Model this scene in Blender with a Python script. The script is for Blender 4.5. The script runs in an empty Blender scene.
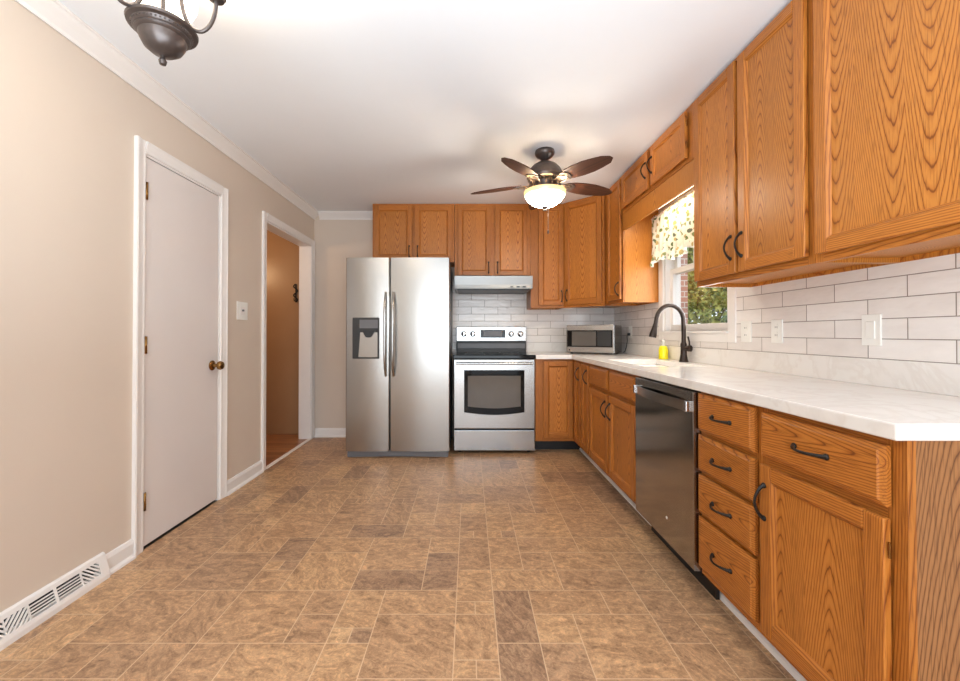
import bpy, bmesh, math, random
from mathutils import Vector, Matrix
R = math.radians
S = bpy.context.scene
COL = S.collection
rng = random.Random(7)

# ------------------------------------------------------------------ camera
cam_d = bpy.data.cameras.new('camera')
cam = bpy.data.objects.new('camera', cam_d); COL.objects.link(cam)
EYE = 1.115
cam.location = (0, 0, EYE); cam.rotation_euler = (R(90.5), 0, 0)
cam_d.sensor_fit = 'HORIZONTAL'; cam_d.sensor_width = 36
cam_d.lens = 36 * 400 / 960
cam_d.shift_x = 10.5 / 960; cam_d.shift_y = -10.7 / 960
cam_d.clip_start = 0.02; cam_d.clip_end = 200
S.camera = cam

# ------------------------------------------------------------------ world, lights, exposure
S.view_settings.view_transform = 'Standard'
S.view_settings.look = 'None'
S.view_settings.exposure = 0.27
S.view_settings.gamma = 1
S.view_settings.use_curve_mapping = False
S.cycles.max_bounces = 8; S.cycles.diffuse_bounces = 5; S.cycles.glossy_bounces = 4
S.cycles.transparent_max_bounces = 12
S.cycles.sample_clamp_indirect = 6
S.cycles.caustics_reflective = False; S.cycles.caustics_refractive = False
S.cycles.use_denoising = True

world = bpy.data.worlds.new('world'); S.world = world
world.use_nodes = True
wb = world.node_tree.nodes['Background']
wb.inputs[0].default_value = (0.86, 0.93, 1.0, 1); wb.inputs[1].default_value = 1.9


def area(name, loc, rot, sx, sy, power, color):
    d = bpy.data.lights.new(name, 'AREA'); d.shape = 'RECTANGLE'
    d.size = sx; d.size_y = sy; d.energy = power; d.color = color
    o = bpy.data.objects.new(name, d); COL.objects.link(o)
    o.location = loc; o.rotation_euler = rot
    return o


# daylight arriving through the glazed patio door behind the camera
area('patio_daylight', (0.0, -2.35, 1.25), (R(90), 0, 0), 2.5, 1.9, 60, (0.80, 0.91, 1.0))
# daylight at the sink window
area('sink_window_daylight', (1.545, 2.8, 1.42), (R(90), 0, R(90)), 0.72, 0.5, 5, (0.95, 0.98, 1.0))
# fill light added behind the camera, aimed up as a bounced flash
area('dining_ceiling_bounce', (-0.05, -0.35, 0.95), (R(180), 0, 0), 1.8, 1.8, 74, (0.69, 0.865, 1.0))


def point(name, loc, power, color, radius=0.03):
    d = bpy.data.lights.new(name, 'POINT'); d.energy = power; d.color = color
    d.shadow_soft_size = radius
    o = bpy.data.objects.new(name, d); COL.objects.link(o); o.location = loc
    return o


# ------------------------------------------------------------------ node helpers
def lin(c):
    c = c / 255.0
    return c / 12.92 if c <= 0.04045 else ((c + 0.055) / 1.055) ** 2.4


def rgb(r, g, b):
    return (lin(r), lin(g), lin(b), 1)


class NT:
    def __init__(self, name):
        self.m = bpy.data.materials.new(name); self.m.use_nodes = True
        self.t = self.m.node_tree; self.p = self.t.nodes['Principled BSDF']
        self.out = self.t.nodes['Material Output']

    def n(self, kind, **kw):
        nd = self.t.nodes.new(kind)
        for k, v in kw.items():
            setattr(nd, k, v)
        return nd

    def l(self, a, b):
        self.t.links.new(a, b)

    def math(self, op, a, b=None, c=None):
        nd = self.n('ShaderNodeMath', operation=op)
        for i, v in enumerate((a, b, c)):
            if v is None:
                continue
            if hasattr(v, 'is_linked'):
                self.l(v, nd.inputs[i])
            else:
                nd.inputs[i].default_value = v
        return nd.outputs[0]

    def ramp(self, fac, stops, interp='LINEAR'):
        nd = self.n('ShaderNodeValToRGB')
        nd.color_ramp.interpolation = interp
        e = nd.color_ramp.elements
        while len(e) > 1:
            e.remove(e[-1])
        e[0].position = stops[0][0]; e[0].color = stops[0][1]
        for p, c in stops[1:]:
            k = e.new(p); k.color = c
        self.l(fac, nd.inputs[0])
        return nd.outputs[0]

    def mix(self, fac, a, b, blend='MIX'):
        nd = self.n('ShaderNodeMix', data_type='RGBA', blend_type=blend)
        for v, s in ((fac, nd.inputs[0]), (a, nd.inputs[6]), (b, nd.inputs[7])):
            if hasattr(v, 'is_linked'):
                self.l(v, s)
            else:
                s.default_value = v
        return nd.outputs[2]

    def noise(self, vec, scale, detail=3, rough=0.55, dist=0.0):
        nd = self.n('ShaderNodeTexNoise')
        nd.inputs['Scale'].default_value = scale; nd.inputs['Detail'].default_value = detail
        nd.inputs['Roughness'].default_value = rough; nd.inputs['Distortion'].default_value = dist
        if vec is not None:
            self.l(vec, nd.inputs['Vector'])
        return nd

    def mapping(self, vec, scale=(1, 1, 1), loc=(0, 0, 0), rot=(0, 0, 0)):
        nd = self.n('ShaderNodeMapping')
        nd.inputs['Scale'].default_value = scale; nd.inputs['Location'].default_value = loc
        nd.inputs['Rotation'].default_value = rot
        self.l(vec, nd.inputs['Vector'])
        return nd.outputs[0]

    def obj(self):
        return self.n('ShaderNodeTexCoord').outputs['Object']

    def bump(self, h, strength=0.2, dist=0.002):
        nd = self.n('ShaderNodeBump')
        nd.inputs['Strength'].default_value = strength; nd.inputs['Distance'].default_value = dist
        self.l(h, nd.inputs['Height']); self.l(nd.outputs[0], self.p.inputs['Normal'])

    def set(self, **kw):
        for k, v in kw.items():
            self.p.inputs[k.replace('_', ' ')].default_value = v


def plain(name, col, rough=0.5, metal=0.0, coat=0.0, noise=0.04, nscale=8):
    t = NT(name)
    nz = t.noise(t.obj(), nscale, 3)
    k = t.ramp(nz.outputs[0], [(0.3, tuple(c * (1 - noise) for c in col[:3]) + (1,)),
                               (0.7, tuple(min(1, c * (1 + noise)) for c in col[:3]) + (1,))])
    t.l(k, t.p.inputs['Base Color'])
    t.set(Roughness=rough, Metallic=metal)
    t.p.inputs['Coat Weight'].default_value = coat
    return t.m


def glow(name, col, strength, base=(0.9, 0.85, 0.75, 1)):
    t = NT(name)
    nz = t.noise(t.obj(), 9, 2)
    c = t.ramp(nz.outputs[0], [(0.3, tuple(x * 0.9 for x in col[:3]) + (1,)), (0.7, col)])
    t.p.inputs['Base Color'].default_value = base
    t.l(c, t.p.inputs['Emission Color'])
    t.p.inputs['Emission Strength'].default_value = strength
    t.set(Roughness=0.25)
    return t.m


def oak(name, axis, light, mid, dark, F=150, K=0.09, rough=0.38, BW=0.15):
    t = NT(name)
    sep = t.n('ShaderNodeSeparateXYZ'); t.l(t.obj(), sep.inputs[0])
    idx = {'x': (2, 1, 0), 'z': (0, 1, 2), 'y': (0, 2, 1)}[axis]
    u, v, w = (sep.outputs[i] for i in idx)
    rnd = t.n('ShaderNodeObjectInfo').outputs['Random']
    r2 = t.math('FRACT', t.math('MULTIPLY', rnd, 7.31))
    r3 = t.math('FRACT', t.math('MULTIPLY', rnd, 13.7))
    # edge-glued boards: each has its own centre, phase and direction of the figure
    us = t.math('ADD', t.math('ADD', u, t.math('MULTIPLY', r3, 0.14)), 5.0)
    bi = t.math('FLOOR', t.math('DIVIDE', us, BW))
    uf = t.math('SUBTRACT', t.math('SUBTRACT', us, t.math('MULTIPLY', bi, BW)), BW / 2)
    h1 = t.math('FRACT', t.math('MULTIPLY', t.math('SINE', t.math('ADD', t.math('MULTIPLY', bi, 12.9898), t.math('MULTIPLY', rnd, 78.2))), 437.58))
    h2 = t.math('FRACT', t.math('MULTIPLY', h1, 17.3))
    u2 = t.math('ADD', uf, t.math('MULTIPLY', t.math('SUBTRACT', h1, 0.5), 0.10))
    v2 = t.math('ADD', v, t.math('ADD', t.math('MULTIPLY', h2, 0.03), 0.022))
    sgn = t.math('SUBTRACT', t.math('MULTIPLY', t.math('GREATER_THAN', h2, 0.5), 2.0), 1.0)
    w2 = t.math('MULTIPLY', t.math('ADD', w, t.math('MULTIPLY', h1, 9.0)), sgn)
    cmb = t.n('ShaderNodeCombineXYZ')
    t.l(u2, cmb.inputs[0]); t.l(v2, cmb.inputs[1]); t.l(t.math('MULTIPLY', w2, 0.16), cmb.inputs[2])
    wob = t.noise(cmb.outputs[0], 6.0, 1, 0.4).outputs[0]
    fine = t.noise(cmb.outputs[0], 60.0, 2, 0.5).outputs[0]
    rr = t.math('SQRT', t.math('ADD', t.math('MULTIPLY', u2, u2), t.math('MULTIPLY', v2, v2)))
    d = t.math('SUBTRACT', rr, t.math('MULTIPLY', w2, K))
    d = t.math('ADD', d, t.math('MULTIPLY', t.math('SUBTRACT', wob, 0.5), 0.05))
    d = t.math('ADD', d, t.math('MULTIPLY', t.math('SUBTRACT', fine, 0.5), 0.004))
    g = t.math('FRACT', t.math('MULTIPLY', d, F))
    base = t.ramp(g, [(0.0, mid), (0.25, light), (0.60, light), (0.80, mid), (0.90, dark), (0.94, dark), (1.0, mid)])
    # pores: short dark dashes along the grain
    cp = t.n('ShaderNodeCombineXYZ')
    t.l(t.math('MULTIPLY', u2, 420), cp.inputs[0]); t.l(t.math('MULTIPLY', v2, 420), cp.inputs[1])
    t.l(t.math('MULTIPLY', w2, 14), cp.inputs[2])
    po = t.noise(cp.outputs[0], 1.0, 1, 0.5).outputs[0]
    pm = t.ramp(po, [(0.54, (0, 0, 0, 1)), (0.70, (0.6, 0.6, 0.6, 1))])
    c = t.mix(pm, base, dark)
    broad = t.noise(cmb.outputs[0], 3.0, 2).outputs[0]
    br = t.ramp(broad, [(0.3, (0.90, 0.88, 0.86, 1)), (0.7, (1.08, 1.06, 1.04, 1))])
    c = t.mix(1.0, c, br, 'MULTIPLY')
    tone = t.math('ADD', t.math('MULTIPLY', r2, 0.16), 0.92)
    hs = t.n('ShaderNodeHueSaturation'); t.l(c, hs.inputs['Color']); t.l(tone, hs.inputs['Value'])
    t.l(hs.outputs[0], t.p.inputs['Base Color'])
    t.set(Roughness=rough)
    t.p.inputs['Coat Weight'].default_value = 0.0; t.p.inputs['Specular IOR Level'].default_value = 0.4
    t.p.inputs['Coat Roughness'].default_value = 0.3
    t.bump(g, 0.06, 0.001)
    return t.m


def steel(name, col, rough, axis, grain=0.02):
    t = NT(name)
    sc = [3, 3, 3]; sc[axis] = 3
    for i in range(3):
        if i != axis:
            sc[i] = 500
    v = t.mapping(t.obj(), tuple(sc))
    nz = t.noise(v, 1.0, 3).outputs[0]
    c = t.ramp(nz, [(0.3, tuple(x * (1 - grain) for x in col[:3]) + (1,)), (0.7, tuple(x * (1 + grain) for x in col[:3]) + (1,))])
    t.l(c, t.p.inputs['Base Color'])
    rr = t.n('ShaderNodeMapRange'); t.l(nz, rr.inputs[0])
    rr.inputs[3].default_value = rough * 0.95; rr.inputs[4].default_value = rough * 1.05
    t.l(rr.outputs[0], t.p.inputs['Roughness'])
    t.set(Metallic=1.0)
    big = t.noise(t.mapping(t.obj(), (1.2, 1.2, 2.6)), 1.0, 1).outputs[0]
    t.bump(big, 0.02, 0.02)
    return t.m


M = {}
OL, OM, OD = rgb(184, 116, 49), rgb(164, 96, 36), rgb(116, 60, 19)
M['oak_z'] = oak('honey_oak_upright', 'z', OL, OM, OD, K=0.025, BW=0.6)
M['oak_x'] = oak('honey_oak_crosswise', 'x', OL, OM, OD, K=0.025, BW=0.6)
M['oak_panel'] = oak('honey_oak_panel', 'z', rgb(192, 124, 54), rgb(178, 108, 42), rgb(126, 68, 22), F=150, K=0.10)
M['oak_drawer'] = oak('honey_oak_drawer', 'x', OL, OM, rgb(112, 58, 17), F=135, K=0.10)
M['oak_end'] = oak('weathered_oak_end', 'z', rgb(160, 112, 70), rgb(142, 95, 56), rgb(94, 56, 30), F=125, K=0.12, rough=0.5, BW=0.22)  # browner, less saturated oak for the end panel
M['oak_side'] = oak('honey_oak_side', 'z', rgb(194, 128, 54), rgb(180, 111, 43), rgb(146, 82, 30), F=140, K=0.09)
M['wall'] = plain('beige_wall_paint', rgb(213, 198, 183), 0.75, noise=0.015, nscale=2)
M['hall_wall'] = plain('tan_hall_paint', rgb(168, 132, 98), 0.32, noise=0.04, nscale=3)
M['ceiling'] = plain('white_ceiling_paint', rgb(238, 240, 243), 0.85, noise=0.01, nscale=3)
M['white'] = plain('white_trim_paint', rgb(235, 230, 226), 0.4, noise=0.01)
M['door_white'] = plain('white_door_paint', rgb(224, 216, 212), 0.35, noise=0.012, nscale=3)
M['plate'] = plain('white_plastic', rgb(240, 238, 232), 0.35, noise=0.01)
M['black'] = plain('black_plastic', rgb(22, 22, 24), 0.4)
M['black_glass'] = plain('black_glass', rgb(8, 8, 9), 0.06)
M['black_glass'].node_tree.nodes['Principled BSDF'].inputs['Specular IOR Level'].default_value = 0.25
M['oven_glass'] = plain('smoked_oven_glass', rgb(92, 86, 80), 0.08)
M['grey_panel'] = plain('grey_plastic', rgb(105, 105, 108), 0.4)
M['dark_grey'] = plain('dark_grey_plastic', rgb(40, 38, 37), 0.45)
M['bronze'] = plain('oil_rubbed_bronze', rgb(60, 50, 45), 0.32, metal=0.75, noise=0.2, nscale=30)
M['aged_bronze'] = plain('aged_grey_bronze', rgb(92, 82, 78), 0.33, metal=0.7, noise=0.15, nscale=30)
M['iron'] = plain('dark_cabinet_pull_metal', rgb(30, 24, 21), 0.42, metal=0.35, noise=0.15, nscale=60)
M['brass'] = plain('antique_brass', rgb(150, 112, 66), 0.25, metal=1.0, noise=0.1)
M['chrome'] = plain('bright_chrome', rgb(225, 225, 228), 0.15, metal=1.0)
M['steel_h'] = steel('brushed_stainless', (0.37, 0.35, 0.326, 1), 0.26, 0)
M['steel_v'] = steel('brushed_stainless_upright', (0.43, 0.425, 0.415, 1), 0.22, 2)
M['steel_dark'] = steel('dark_stainless', (0.42, 0.40, 0.375, 1), 0.14, 0)
M['hood_steel'] = steel('grey_hood_stainless', (0.27, 0.265, 0.255, 1), 0.40, 0)
M['fridge_side'] = plain('grey_enamel', rgb(92, 92, 94), 0.45)
M['blade'] = oak('dark_walnut_blade', 'x', rgb(74, 42, 28), rgb(64, 35, 24), rgb(44, 24, 18), F=120, K=0.03, rough=0.45, BW=0.3)


def bowl_glass():
    t = NT('lit_amber_glass')
    sep = t.n('ShaderNodeSeparateXYZ'); t.l(t.obj(), sep.inputs[0])
    nz = t.noise(t.obj(), 14, 2).outputs[0]
    z = t.math('ADD', sep.outputs[2], t.math('MULTIPLY', t.math('SUBTRACT', nz, 0.5), 0.02))
    f = t.math('MULTIPLY_ADD', z, 8.0, 0.5)
    c = t.ramp(f, [(0.0, (1.0, 0.88, 0.70, 1)), (0.58, (1.0, 0.88, 0.70, 1)), (0.72, (0.040, 0.0285, 0.0125, 1)), (1.0, (0.017, 0.0115, 0.0048, 1))])
    t.l(c, t.p.inputs['Emission Color']); t.p.inputs['Emission Strength'].default_value = 34.0
    t.p.inputs['Base Color'].default_value = rgb(220, 190, 130); t.set(Roughness=0.2)
    return t.m


M['bowl_glow'] = bowl_glass()
M['bell_glow'] = glow('lit_frosted_glass', (1.0, 0.90, 0.76, 1), 3.0)
M['tube_glow'] = glow('lit_diffuser', (1.0, 0.88, 0.66, 1), 6.0)
M['yellow'] = plain('yellow_dish_soap', rgb(236, 222, 24), 0.2, noise=0.08, nscale=40)
M['sink'] = plain('white_sink_enamel', rgb(246, 242, 234), 0.25, noise=0.01)


def glass_mat():
    t = NT('clear_window_glass')
    tr = t.n('ShaderNodeBsdfTransparent'); gl = t.n('ShaderNodeBsdfGlossy')
    gl.inputs['Roughness'].default_value = 0.02
    nz = t.noise(t.obj(), 2, 1)
    f = t.ramp(nz.outputs[0], [(0.0, (0.05, 0.05, 0.05, 1)), (1.0, (0.07, 0.07, 0.07, 1))])
    mx = t.n('ShaderNodeMixShader'); t.l(f, mx.inputs[0]); t.l(tr.outputs[0], mx.inputs[1]); t.l(gl.outputs[0], mx.inputs[2])
    t.l(mx.outputs[0], t.out.inputs[0])
    return t.m


M['glass'] = glass_mat()


def clear_plastic():
    t = NT('clear_plastic')
    tr = t.n('ShaderNodeBsdfTransparent'); gl = t.n('ShaderNodeBsdfPrincipled')
    gl.inputs['Base Color'].default_value = rgb(235, 235, 225); gl.inputs['Roughness'].default_value = 0.1
    mx = t.n('ShaderNodeMixShader'); mx.inputs[0].default_value = 0.35
    nz = t.noise(t.obj(), 30, 1)
    f = t.ramp(nz.outputs[0], [(0.0, (0.3, 0.3, 0.3, 1)), (1.0, (0.4, 0.4, 0.4, 1))]); t.l(f, mx.inputs[0])
    t.l(tr.outputs[0], mx.inputs[1]); t.l(gl.outputs[0], mx.inputs[2]); t.l(mx.outputs[0], t.out.inputs[0])
    return t.m


M['clear'] = clear_plastic()


def quartz():
    t = NT('white_quartz')
    o = t.obj()
    a = t.noise(t.mapping(o, (3, 3, 3)), 1.0, 4, 0.6, 1.5).outputs[0]
    c = t.ramp(a, [(0.42, rgb(234, 229, 224)), (0.49, rgb(228, 222, 216)), (0.53, rgb(234, 230, 225)), (1, rgb(236, 232, 228))])
    t.l(c, t.p.inputs['Base Color']); t.set(Roughness=0.18)
    return t.m


M['quartz'] = quartz()


def tiles(name, along, loc):
    t = NT(name)
    o = t.obj()
    sep = t.n('ShaderNodeSeparateXYZ'); t.l(o, sep.inputs[0])
    cmb = t.n('ShaderNodeCombineXYZ')
    t.l(t.math('ADD', sep.outputs[along], loc[0]), cmb.inputs[0]); t.l(t.math('ADD', sep.outputs[2], loc[1]), cmb.inputs[1])
    b = t.n('ShaderNodeTexBrick')
    t.l(cmb.outputs[0], b.inputs['Vector'])
    b.inputs['Scale'].default_value = 1.0
    b.inputs['Brick Width'].default_value = 0.284; b.inputs['Row Height'].default_value = 0.0762
    b.inputs['Mortar Size'].default_value = 0.0017; b.inputs['Mortar Smooth'].default_value = 0.15
    b.inputs['Color1'].default_value = rgb(240, 235, 231); b.inputs['Color2'].default_value = rgb(230, 223, 218)
    b.inputs['Mortar'].default_value = rgb(150, 138, 130)
    nz = t.noise(t.mapping(o, (5, 5, 14)), 1.0, 4, 0.6).outputs[0]
    v = t.ramp(nz, [(0.3, (0.95, 0.94, 0.93, 1)), (0.7, (1.03, 1.03, 1.03, 1))])
    t.l(t.mix(1.0, b.outputs[0], v, 'MULTIPLY'), t.p.inputs['Base Color'])
    t.set(Roughness=0.10)
    wv = t.noise(t.mapping(o, (11, 11, 26)), 1.0, 2, 0.5).outputs[0]
    h = t.math('ADD', t.math('MULTIPLY', wv, 0.9), t.math('MULTIPLY', b.outputs['Fac'], -0.5))
    t.bump(h, 0.8, 0.006)
    return t.m


M['tile_back'] = tiles('white_subway_tile_back', 0, (0.12, -1.0175))
M['tile_right'] = tiles('white_subway_tile_right', 1, (5 * 0.284 - 1.42 - 0.142 + 0.142, -1.0175))


def floor_tile():
    t = NT('stone_pattern_vinyl')
    o = t.obj()
    at = t.n('ShaderNodeAttribute', attribute_name='tint')
    sp = t.n('ShaderNodeSeparateColor'); t.l(at.outputs['Color'], sp.inputs[0])
    off = t.n('ShaderNodeCombineXYZ')
    t.l(t.math('MULTIPLY', sp.outputs[1], 30), off.inputs[0]); t.l(t.math('MULTIPLY', sp.outputs[1], 17), off.inputs[1])
    va = t.n('ShaderNodeVectorMath', operation='ADD'); t.l(o, va.inputs[0]); t.l(off.outputs[0], va.inputs[1])
    rot = t.n('ShaderNodeVectorRotate', rotation_type='Z_AXIS'); t.l(va.outputs[0], rot.inputs['Vector'])
    t.l(t.math('MULTIPLY', sp.outputs[2], 6.28), rot.inputs['Angle'])
    st = t.mapping(rot.outputs[0], (1.0, 2.1, 1.0))
    n1 = t.noise(st, 10.0, 8, 0.74, 1.6).outputs[0]
    n2 = t.noise(rot.outputs[0], 46.0, 5, 0.75, 1.2).outputs[0]
    n3 = t.noise(rot.outputs[0], 90.0, 3, 0.6).outputs[0]
    base = t.ramp(sp.outputs[0], [(0.0, rgb(152, 120, 95)), (0.35, rgb(178, 141, 107)), (0.7, rgb(190, 152, 114)), (1.0, rgb(200, 163, 124))])
    v = t.math('ADD', t.math('MULTIPLY', n1, 0.6), t.math('MULTIPLY', n2, 0.4))
    mott = t.ramp(v, [(0.38, (0.50, 0.45, 0.42, 1)), (0.44, (0.76, 0.72, 0.69, 1)), (0.50, (0.99, 0.96, 0.93, 1)), (0.55, (1.2, 1.17, 1.12, 1)), (0.62, (1.55, 1.5, 1.42, 1))])
    c = t.mix(1.0, base, mott, 'MULTIPLY')
    vein = t.ramp(n2, [(0.478, (0, 0, 0, 1)), (0.497, (0.35, 0.35, 0.35, 1)), (0.516, (0, 0, 0, 1))])
    c = t.mix(vein, c, rgb(104, 72, 54))
    v2 = t.ramp(n1, [(0.53, (0, 0, 0, 1)), (0.55, (0.42, 0.42, 0.42, 1)), (0.575, (0, 0, 0, 1))])
    c = t.mix(v2, c, rgb(212, 180, 142))
    sp3 = t.ramp(n3, [(0.35, (0.9, 0.9, 0.9, 1)), (0.65, (1.08, 1.08, 1.08, 1))])
    c = t.mix(1.0, c, sp3, 'MULTIPLY')
    t.l(c, t.p.inputs['Base Color'])
    rr = t.n('ShaderNodeMapRange'); t.l(v, rr.inputs[0]); rr.inputs[3].default_value = 0.30; rr.inputs[4].default_value = 0.46
    t.l(rr.outputs[0], t.p.inputs['Roughness'])
    t.bump(v, 0.25, 0.002)
    return t.m


M['floor'] = floor_tile()
M['grout'] = plain('tan_grout', rgb(212, 182, 148), 0.6, noise=0.08, nscale=20)


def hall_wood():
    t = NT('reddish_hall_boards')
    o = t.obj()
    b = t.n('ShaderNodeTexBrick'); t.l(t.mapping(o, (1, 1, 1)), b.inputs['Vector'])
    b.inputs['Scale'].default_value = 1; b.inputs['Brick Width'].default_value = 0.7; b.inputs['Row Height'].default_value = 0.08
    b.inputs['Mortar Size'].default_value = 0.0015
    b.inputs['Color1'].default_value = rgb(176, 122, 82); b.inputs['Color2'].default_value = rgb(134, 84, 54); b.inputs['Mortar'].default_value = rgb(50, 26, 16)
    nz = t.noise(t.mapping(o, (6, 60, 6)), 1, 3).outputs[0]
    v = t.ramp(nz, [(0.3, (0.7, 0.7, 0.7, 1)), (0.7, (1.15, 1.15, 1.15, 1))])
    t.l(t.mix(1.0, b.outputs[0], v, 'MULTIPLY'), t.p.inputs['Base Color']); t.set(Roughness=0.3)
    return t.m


M['hall_wood'] = hall_wood()


def floral():
    t = NT('floral_print_cotton')
    o = t.obj()
    vo = t.n('ShaderNodeTexVoronoi'); t.l(o, vo.inputs['Vector']); vo.inputs['Scale'].default_value = 26
    n = t.noise(o, 38, 3).outputs[0]
    d = t.math('ADD', vo.outputs['Distance'], t.math('MULTIPLY', t.math('SUBTRACT', n, 0.5), 0.55))
    spot = t.ramp(d, [(0.36, (1, 1, 1, 1)), (0.45, (0, 0, 0, 1))])
    hue = t.ramp(vo.outputs['Color'], [(0.0, rgb(92, 108, 66)), (0.35, rgb(128, 136, 88)), (0.55, rgb(178, 158, 104)), (0.75, rgb(92, 98, 82)), (1, rgb(176, 150, 134))], 'CONSTANT')
    c = t.mix(spot, rgb(228, 222, 206), hue)
    t.l(c, t.p.inputs['Base Color']); t.set(Roughness=0.9)
    return t.m


M['floral'] = floral()


def leaf_mat(name, a, b):
    t = NT(name)
    nz = t.noise(t.obj(), 6, 3).outputs[0]
    c = t.ramp(nz, [(0.3, a), (0.7, b)])
    t.l(c, t.p.inputs['Base Color']); t.set(Roughness=0.5)
    return t.m


M['leaf_a'] = leaf_mat('yellow_green_leaves', rgb(96, 112, 40), rgb(172, 168, 84))
M['leaf_b'] = leaf_mat('mid_green_leaves', rgb(60, 88, 48), rgb(120, 140, 84))
M['leaf_c'] = leaf_mat('grey_green_leaves', rgb(74, 92, 74), rgb(130, 146, 124))
M['bark'] = plain('brown_bark', rgb(86, 64, 48), 0.9, noise=0.25)
M['soil'] = plain('garden_ground', rgb(104, 100, 70), 0.95, noise=0.25, nscale=3)


def brick_mat():
    t = NT('pinkish_house_brick')
    o = t.obj()
    sep = t.n('ShaderNodeSeparateXYZ'); t.l(o, sep.inputs[0])
    cmb = t.n('ShaderNodeCombineXYZ'); t.l(t.math('ADD', sep.outputs[0], sep.outputs[1]), cmb.inputs[0]); t.l(sep.outputs[2], cmb.inputs[1])
    b = t.n('ShaderNodeTexBrick'); t.l(cmb.outputs[0], b.inputs['Vector'])
    b.inputs['Scale'].default_value = 1; b.inputs['Brick Width'].default_value = 0.2; b.inputs['Row Height'].default_value = 0.068
    b.inputs['Mortar Size'].default_value = 0.006
    b.inputs['Color1'].default_value = rgb(190, 140, 124); b.inputs['Color2'].default_value = rgb(168, 120, 106); b.inputs['Mortar'].default_value = rgb(206, 196, 186)
    t.l(b.outputs[0], t.p.inputs['Base Color']); t.set(Roughness=0.9)
    return t.m


M['brick'] = brick_mat()


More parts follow.
